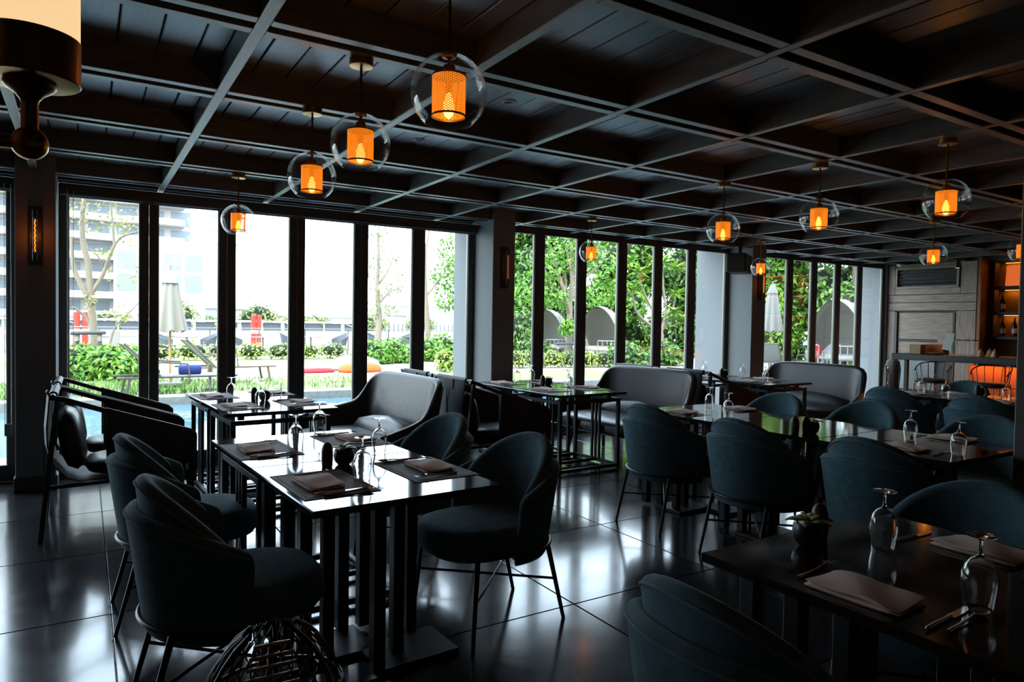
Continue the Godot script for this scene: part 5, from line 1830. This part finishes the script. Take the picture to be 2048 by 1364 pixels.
	for p in [[19.4, -31.0, 1.9, 6.2, "dark", "behind the first garden window"], [18.2, -27.8, 2.0, 6.6, "bright", "behind the farther daybed"], [19.0, -26.0, 2.3, 6.8, "dark", "behind the nearer daybed"], [21.6, -24.0, 2.2, 6.8, "bright", "left of the frangipani trunks"], [23.6, -21.6, 2.2, 7.0, "dark", "behind the frangipani trunks"], [24.6, -18.6, 2.2, 6.6, "bright", "outside the third column"], [25.4, -15.6, 2.3, 6.8, "dark", "behind the closed white parasol"], [27.5, -13.2, 2.3, 7.0, "bright", "behind the reclined loungers"], [29.0, -10.2, 2.5, 7.0, "dark", "behind the large daybed"], [30.5, -7.0, 2.6, 7.0, "dark", "behind the far right door"]]:
		var t := thing("dense_tree", "dense green tree mass at the back of the garden, " + p[5], "tree", Vector3(p[0], 0, p[1]), 0.0, gr)
		var r: float = p[2]
		var h: float = p[3]
		var bl := []
		for j in 16:
			var a := rng.randf() * TAU
			var q := sqrt(rng.randf())
			bl.append([Vector3(cos(a) * q * r * 0.75, lerpf(0.5, h - 0.6, j / 15.0), sin(a) * q * r * 0.55), Vector3(rng.randf_range(1.0, 1.5), rng.randf_range(0.7, 1.1), rng.randf_range(0.7, 1.1))])
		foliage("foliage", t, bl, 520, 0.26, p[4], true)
		var tb := MB.new()
		tb.tube([Vector3.ZERO, Vector3(0.1, h * 0.5, 0), Vector3(0, h * 0.85, 0)], [0.2, 0.13, 0.05], 9)
		put("trunk", tb, M.bark, t)
		k += 1
	# frangipani with bare curved stems and star clusters of long leaves
	var fr := tree("frangipani with pale curved bare stems and long leaves before the dark greenery", Vector3(19.6, 0, -20.0),
		[[[Vector3.ZERO, Vector3(0.0, 0.6, 0), Vector3(-0.1, 1.15, 0)], 0.12, 0.09], [[Vector3(-0.1, 1.1, 0), Vector3(-0.8, 1.4, 0.1), Vector3(-1.5, 1.9, 0.1), Vector3(-1.75, 2.7, 0.1)], 0.07, 0.035], [[Vector3(-0.1, 1.15, 0), Vector3(-0.6, 2.0, 0), Vector3(-1.2, 2.9, 0), Vector3(-1.3, 3.4, 0)], 0.06, 0.035], [[Vector3(-0.1, 1.1, 0), Vector3(0.15, 2.0, 0), Vector3(-0.05, 3.0, 0), Vector3(-0.1, 3.8, 0)], 0.06, 0.035], [[Vector3(-0.05, 1.2, 0), Vector3(0.4, 1.8, 0), Vector3(0.6, 2.6, 0.1)], 0.06, 0.03]], [], 0, 0, "bright", M.pale_bark)
	var lx := []
	var lc := []
	for c in [[-1.75, 2.75, 0.1], [-1.3, 3.45, 0], [-0.1, 3.85, 0], [0.6, 2.65, 0.1], [-0.7, 3.9, 0.2], [0.7, 3.7, 0], [-1.9, 3.8, 0.1], [0.3, 1.9, 0.3], [0.9, 1.6, 0.2], [-0.6, 4.6, 0]]:
		for i in 34:
			var a := rng.randf() * TAU
			var fw := Vector3(cos(a), rng.randf_range(-0.5, 0.9), sin(a)).normalized()
			var sd3 := Vector3.UP.cross(fw).normalized()
			var s := rng.randf_range(0.4, 0.62)
			lx.append(Transform3D(Basis(sd3 * s * 0.55, fw.cross(sd3) * s, fw * s), Vector3(c[0], c[1] + rng.randf_range(-0.08, 0.08), c[2])))
			lc.append((PAL[["bright", "lime"][i % 2]][i % 3] as Color) * rng.randf_range(0.9, 1.2))
	multi("foliage", leaf_mesh(), M.leaves, fr, lx, lc)
	for p in [[15.8, -16.4, "white garden post at the foot of the frangipani"]]:
		var b := MB.new()
		b.box(Vector3(0, 0.36, 0), Vector3(0.16, 0.72, 0.12), 0.02)
		one("garden_post", b, M.white_wall, p[2], "post", Vector3(p[0], 0, p[1]))
	for p in [[17.2, -17.6, "dark leaved low shrub right of the white garden post"], [15.0, -17.0, "dark leaved low shrub left of the white garden post"], [13.9, -20.8, "dark low shrub behind the path hedge"], [12.4, -21.5, "dark low shrub at the left of the first garden window"]]:
		shrub(p[2], Vector3(p[0], 0, p[1]), [[Vector3(0, 0.4, 0), Vector3(0.7, 0.5, 0.5)], [Vector3(0.3, 0.3, 0.2), Vector3(0.4, 0.4, 0.4)]], 380, 0.17, "dark")
	make_umbrella("closed white parasol beside the third column, seen through the right windows", Vector3(17.9, 0, -13.6), 2.75, M.canvas)
	make_lounger("white reclined sun lounger left of the door frame in the right windows", Vector3(17.6, 0, -13.3), 24.0)
	make_lounger("white reclined sun lounger in the middle of the right windows", Vector3(18.3, 0, -12.6), 150.0)
	var rc := MB.new()
	rc.puff(Vector3(0, 0.42, 0), 0.26, 0.2, 2.2, [Vector2(0, 0), Vector2(0.9, 0.02), Vector2(1, 0.15), Vector2(0.7, 0.34), Vector2(0.15, 0.5), Vector2(0, 0.52)])
	one("red_bag", rc, M.red_cloth, "red cloth bag lying on the white lounger in the right windows", "bag", Vector3(18.55, 0.0, -12.5))
	var cr := thing("slatted_planter", "pale slatted wooden planter box with a white top outside the right door", "planter", Vector3(13.6, 0, -8.6))
	for i in 15:
		for s in [-1, 1]:
			var b := MB.new()
			b.box(Vector3(-0.42 + i * 0.06, 0.25, s * 0.25), Vector3(0.045, 0.5, 0.025), 0.004)
			put("slat", b, M.bin_wood, cr)
	var ct := MB.new()
	ct.box(Vector3(0, 0.515, 0), Vector3(0.92, 0.03, 0.56), 0.006)
	put("box_top", ct, M.white_wall, cr)
	var ch := thing("slatted_chair", "white slatted garden chair in front of the large daybed", "garden chair", Vector3(16.4, 0, -10.9), -40.0)
	for i in 11:
		var a := deg_to_rad(-95 + 19 * i)
		var b := MB.new()
		b.tube([Vector3(0.32 * sin(a), 0.38, -0.32 * cos(a)), Vector3(0.4 * sin(a), 0.78, -0.4 * cos(a))], 0.012, 6)
		put("slat", b, M.wicker_pale, ch)
	var cst := MB.new()
	cst.puff(Vector3(0, 0.36, 0), 0.34, 0.33, 2.5, [Vector2(0, 0), Vector2(1, 0), Vector2(1, 0.05), Vector2(0, 0.08)])
	put("seat", cst, M.canvas, ch)
	for q in [[-0.25, 0.25], [0.25, 0.25], [-0.25, -0.25], [0.25, -0.25]]:
		var b := MB.new()
		b.tube([Vector3(q[0], 0.38, q[1]), Vector3(q[0] * 1.1, 0, q[1] * 1.1)], 0.018, 8)
		put("leg", b, M.wicker_pale, ch)
	# bean cushions on the paving
	var oc := MB.new()
	oc.puff(Vector3.ZERO, 0.62, 0.4, 2.6, [Vector2(0, 0), Vector2(0.95, 0.0), Vector2(1, 0.07), Vector2(0.85, 0.19), Vector2(0.45, 0.26), Vector2(0, 0.28)])
	one("floor_cushion", oc, M.orange, "bright orange floor cushion lying on the paving before the hedge", "cushion", Vector3(6.45, -0.02, -18.2), 12.0)
	var wc := MB.new()
	wc.puff(Vector3.ZERO, 0.78, 0.45, 2.3, [Vector2(0, 0), Vector2(0.95, 0.0), Vector2(1, 0.08), Vector2(0.85, 0.28), Vector2(0.45, 0.4), Vector2(0, 0.43)])
	one("floor_cushion", wc, M.canvas, "large cream floor cushion behind the orange one", "cushion", Vector3(6.55, -0.02, -18.95), -5.0)
	var rm := MB.new()
	rm.puff(Vector3.ZERO, 0.5, 0.3, 2.5, [Vector2(0, 0), Vector2(1, 0.0), Vector2(1, 0.05), Vector2(0.8, 0.1), Vector2(0, 0.12)])
	one("floor_cushion", rm, M.red_cloth, "flat red floor cushion left of the orange one", "cushion", Vector3(5.3, -0.02, -18.4), 8.0)

# ---------- terrace, river, far bank ----------
func build_far() -> void:
	var proto_t: Node3D = null
	for p in [[6.0, -28.2, "left of the red river posts"], [8.0, -28.6, "right of the red river posts"], [3.3, -28.6, "behind the closed beige parasol"], [12.6, -28.5, "behind the slim leafy tree"]]:
		var lab: String = "round grey terrace table " + p[2]
		if proto_t:
			copy(proto_t, lab, Vector3(p[0], -0.05, p[1]), 0, "terrace tables by the river")
			continue
		proto_t = thing("terrace_table", lab, "table", Vector3(p[0], -0.05, p[1]), 0, "terrace tables by the river")
		var a := MB.new()
		a.lathe([Vector2(0, 0.7), Vector2(0.45, 0.7), Vector2(0.45, 0.73), Vector2(0, 0.73)], 24)
		put("table_top", a, M.stone_grey, proto_t)
		var b := MB.new()
		b.lathe([Vector2(0, 0), Vector2(0.24, 0), Vector2(0.24, 0.02), Vector2(0.035, 0.04), Vector2(0.035, 0.7)], 16)
		put("pedestal", b, M.stone_grey, proto_t)
	var proto_c: Node3D = null
	for p in [[9.05, -28.2, -70, "seen in the fourth window from the left"], [7.2, -28.8, 90, "right of the red river posts"], [12.0, -28.1, -60, "right of the slim leafy tree"], [11.0, -29.0, 40, "left of the slim leafy tree"], [3.9, -28.0, -80, "behind the closed beige parasol, right one"], [2.6, -28.2, 70, "behind the closed beige parasol, left one"], [5.1, -28.4, 90, "left of the red river posts"]]:
		var lab: String = "dark woven terrace armchair " + p[3]
		if proto_c:
			copy(proto_c, lab, Vector3(p[0], -0.05, p[1]), p[2], "terrace armchairs by the river")
			continue
		proto_c = thing("terrace_chair", lab, "garden chair", Vector3(p[0], -0.05, p[1]), p[2], "terrace armchairs by the river")
		var s := MB.new()
		s.shell(arc_shell(deg_to_rad(110), 0.3, 0.3, 0.38, func(f): return lerpf(0.92, 0.62, absf(f)), 0.035), 0.2, 1.0)
		put("back", s, M.dark_panel, proto_c)
		var q := MB.new()
		q.puff(Vector3(0, 0.38, 0), 0.3, 0.3, 2.5, [Vector2(0, 0), Vector2(1, 0), Vector2(1, 0.04), Vector2(0, 0.06)])
		put("seat", q, M.dark_panel, proto_c)
		for w in [[-0.2, 0.2], [0.2, 0.2], [-0.2, -0.2], [0.2, -0.2]]:
			var l := MB.new()
			l.tube([Vector3(w[0], 0.4, w[1]), Vector3(w[0] * 1.4, 0, w[1] * 1.4)], 0.018, 6)
			put("leg", l, M.dark_panel, proto_c)
	var rl := thing("terrace_railing", "slim grey railing along the edge of the river terrace", "railing", Vector3(0, -0.05, -31.3))
	var top := MB.new()
	top.box(Vector3(8, 1.02, 0), Vector3(36, 0.04, 0.05), 0.006)
	put("top_rail", top, M.stone_grey, rl)
	for i in 19:
		var b := MB.new()
		b.box(Vector3(-9.5 + i * 2.0, 0.5, 0), Vector3(0.05, 1.0, 0.05), 0.004)
		put("rail_post", b, M.dark_panel, rl)
	var st := MB.new()
	st.box(Vector3(0, 0.45, 0), Vector3(0.35, 0.9, 0.35), 0.02)
	one("stone_post", st, M.stone_grey, "square grey stone post behind the shrubs at left", "post", Vector3(1.0, -0.05, -30.8))
	for p in [[9.0, -45.0, "left one of the red pair in the river"], [9.33, -45.0, "right one of the red pair in the river"], [-0.35, -45.0, "behind the staked tree, left"], [0.05, -45.0, "behind the staked tree, right"]]:
		var t := thing("mooring_post", "red mooring post, " + p[2], "mooring post", Vector3(p[0], -1.75, p[1]), 0, "red mooring posts")
		var b := MB.new()
		b.lathe([Vector2(0, 0), Vector2(0.155, 0), Vector2(0.155, 3.3), Vector2(0.13, 3.36), Vector2(0, 3.38)], 18)
		put("pile", b, M.red, t)
		var w := MB.new()
		w.lathe([Vector2(0.157, 2.2), Vector2(0.16, 2.2), Vector2(0.16, 2.42), Vector2(0.157, 2.42)], 18)
		put("white_band", w, M.white_wall, t)
	# landing stage with a row of dark openings
	var ls := thing("landing_stage", "long low white landing stage with dark openings across the river", "landing stage", Vector3(0, -1.75, -70))
	var dk := MB.new()
	dk.box(Vector3(12, 1.7, 0), Vector3(74, 0.5, 3.0))
	put("deck", dk, M.white_wall, ls)
	var rf := MB.new()
	rf.box(Vector3(6, 2.85, 0), Vector3(38, 0.18, 3.2))
	put("roof", rf, M.white_wall, ls)
	for i in 19:
		var b := MB.new()
		b.box(Vector3(-12.5 + i * 2.0, 2.36, 1.2), Vector3(1.6, 0.72, 0.1))
		put("opening", b, M.dark_panel, ls)
		var c := MB.new()
		c.bar(Vector3(-11.5 + i * 2.0, 1.95, 1.45), Vector3(-11.5 + i * 2.0, 2.8, 1.45), 0.12, 0.12)
		if i % 3 == 0: c.bar(Vector3(-13.3 + i * 2.0, 2.75, 1.4), Vector3(-11.6 + i * 2.0, 1.98, 1.4), 0.1, 0.1)
		put("truss", c, M.white_wall, ls)
	for i in 44:
		var b := MB.new()
		b.box(Vector3(25.6 + i * 0.5, 2.35, 1.2), Vector3(0.08, 0.8, 0.08))
		put("baluster", b, M.dark_panel, ls)
	# white condominium across the water
	var cd := thing("condominium", "tall white condominium block with wavy balconies across the river at left", "building", Vector3(-8, -1, -130))
	var core := MB.new()
	core.box(Vector3(0, 20, -6), Vector3(49, 42, 12))
	core.box(Vector3(18.5, 7.2, 4.0), Vector3(13.0, 15.0, 6.0))
	put("walls", core, M.white_wall, cd)
	for f in 11:
		var y := 2.0 + f * 3.1
		var b := MB.new()
		var rows := []
		for i in 41:
			var x := -24.0 + i * 1.16
			var zz := 2.6 + 0.7 * sin(i * 0.55)
			rows.append(PackedVector3Array([Vector3(x, y, -0.5), Vector3(x, y, zz), Vector3(x, y + 0.28, zz), Vector3(x, y + 0.28, -0.5)]))
		b.grid(rows, false, true)
		put("balcony_slab", b, M.pale_wall, cd)
		var g := MB.new()
		rows = []
		for i in 41:
			var x := -24.0 + i * 1.16
			var zz := 2.55 + 0.7 * sin(i * 0.55)
			rows.append(PackedVector3Array([Vector3(x, y + 0.28, zz), Vector3(x, y + 1.2, zz), Vector3(x, y + 1.2, zz - 0.1), Vector3(x, y + 0.28, zz - 0.1)]))
		g.grid(rows, false, true)
		put("balustrade", g, mat(rgb(186, 198, 200), 0.3), cd)
		for i in 12:
			var w := MB.new()
			w.box(Vector3(-22.0 + i * 4.0, y + 1.6, 0.03), Vector3(2.9, 2.3, 0.1))
			put("window", w, M.far_glass, cd)
	for y in [7.8, 11.2]:
		for i in 4:
			var w := MB.new()
			w.box(Vector3(13.6 + i * 3.2, y, 7.0), Vector3(2.6, 2.7, 0.15))
			put("window", w, M.far_glass, cd)
	var an := MB.new()
	for y in [15.2, 17.6, 20.0]: an.box(Vector3(29.5, y, 2.0), Vector3(6.5, 0.25, 1.2))
	an.box(Vector3(28.4, 17.0, 2.2), Vector3(0.4, 9.0, 0.4))
	put("side_balconies", an, M.pale_wall, cd)
	# hazy towers and houses of the far bank
	for p in [[196, -700, 6, 71, "slim pale tower rising behind the far bank, left one of the two close together"], [212, -710, 5, 48, "slim pale tower rising behind the far bank, right one of the two close together"], [103, -700, 10, 44, "pale tower far away right of the closed beige parasol"]]:
		var t := thing("far_tower", p[4], "tower", Vector3(p[0], -2, p[1]))
		var b := MB.new()
		b.box(Vector3(0, p[3] / 2.0, 0), Vector3(p[2], p[3], p[2]))
		b.box(Vector3(0, p[3] + 1.0, 0), Vector3(p[2] * 0.5, 4.0, p[2] * 0.5))
		put("shaft", b, M.pale_wall, t)
	var names := ["first house of the far bank, left", "second house of the far bank, beside trees", "third house of the far bank, with a grey hipped roof", "fourth house of the far bank, long and low", "fifth house of the far bank, with small windows", "sixth house of the far bank, right"]
	var i3 := 0
	for p in [[22, -150, 12, 4.2, 8], [34, -152, 8, 3.0, 8], [46, -150, 9, 2.8, 8], [58, -155, 14, 3.6, 8], [72, -150, 15, 5.8, 8], [90, -152, 16, 4.5, 8]]:
		var t := thing("far_house", "white " + names[i3], "building", Vector3(p[0], -1.0, p[1]), 0, "white houses of the far bank")
		var b := MB.new()
		b.box(Vector3(0, p[3] / 2, 0), Vector3(p[2], p[3], p[4]))
		put("walls", b, M.white_wall, t)
		var r := MB.new()
		var w: float = p[2] / 2.0 + 0.4
		var hh: float = p[3]
		var d: float = p[4] / 2.0 + 0.4
		var pk := 1.6
		var q := [Vector3(-w, hh, d), Vector3(w, hh, d), Vector3(w, hh, -d), Vector3(-w, hh, -d), Vector3(-w * 0.4, hh + pk, 0), Vector3(w * 0.4, hh + pk, 0)]
		r.face([q[0], q[1], q[5], q[4]]); r.face([q[1], q[2], q[5]]); r.face([q[2], q[3], q[4], q[5]]); r.face([q[3], q[0], q[4]])
		r.face([q[3], q[2], q[1], q[0]])
		put("roof", r, M.pale_wall, t)
		for j in 4:
			var m := MB.new()
			m.box(Vector3((j - 1.5) * p[2] / 4.5, p[3] * 0.55, p[4] / 2.0 + 0.02), Vector3(p[2] * 0.1, p[3] * 0.25, 0.1))
			put("window", m, mat(rgb(150, 150, 150), 0.4), t)
		i3 += 1
	i3 = 0
	for p in [[11, -118, 3.4, 5.6, "beside the tall condominium"], [29, -140, 3.2, 5.2, "right of the red mooring posts"], [37, -142, 2.6, 3.6, "left of the hipped roof house"], [42, -146, 2.6, 3.2, "before the slim towers"], [53, -142, 3.0, 3.4, "right of the hipped roof house"], [20, -142, 2.4, 2.6, "left of the red mooring posts"], [66, -146, 3.0, 3.6, "behind the slim leafy tree"], [3, -116, 3.0, 3.0, "behind the staked tree"]]:
		var t := thing("far_tree", "hazy round green tree on the far bank " + p[4], "tree", Vector3(p[0], -1.0, p[1]), 0, "trees of the far bank")
		var h: float = p[3]
		var r: float = p[2]
		foliage("foliage", t, [[Vector3(0, h * 0.62, 0), Vector3(r, h * 0.42, r)], [Vector3(r * 0.5, h * 0.45, 0.5), Vector3(r * 0.7, h * 0.35, r * 0.7)], [Vector3(-r * 0.5, h * 0.45, 0.5), Vector3(r * 0.7, h * 0.35, r * 0.7)]], 260, 0.75, "olive", true)
		var b := MB.new()
		b.tube([Vector3.ZERO, Vector3(0, h * 0.6, 0)], 0.25, 8)
		put("trunk", b, M.bark, t)
		i3 += 1
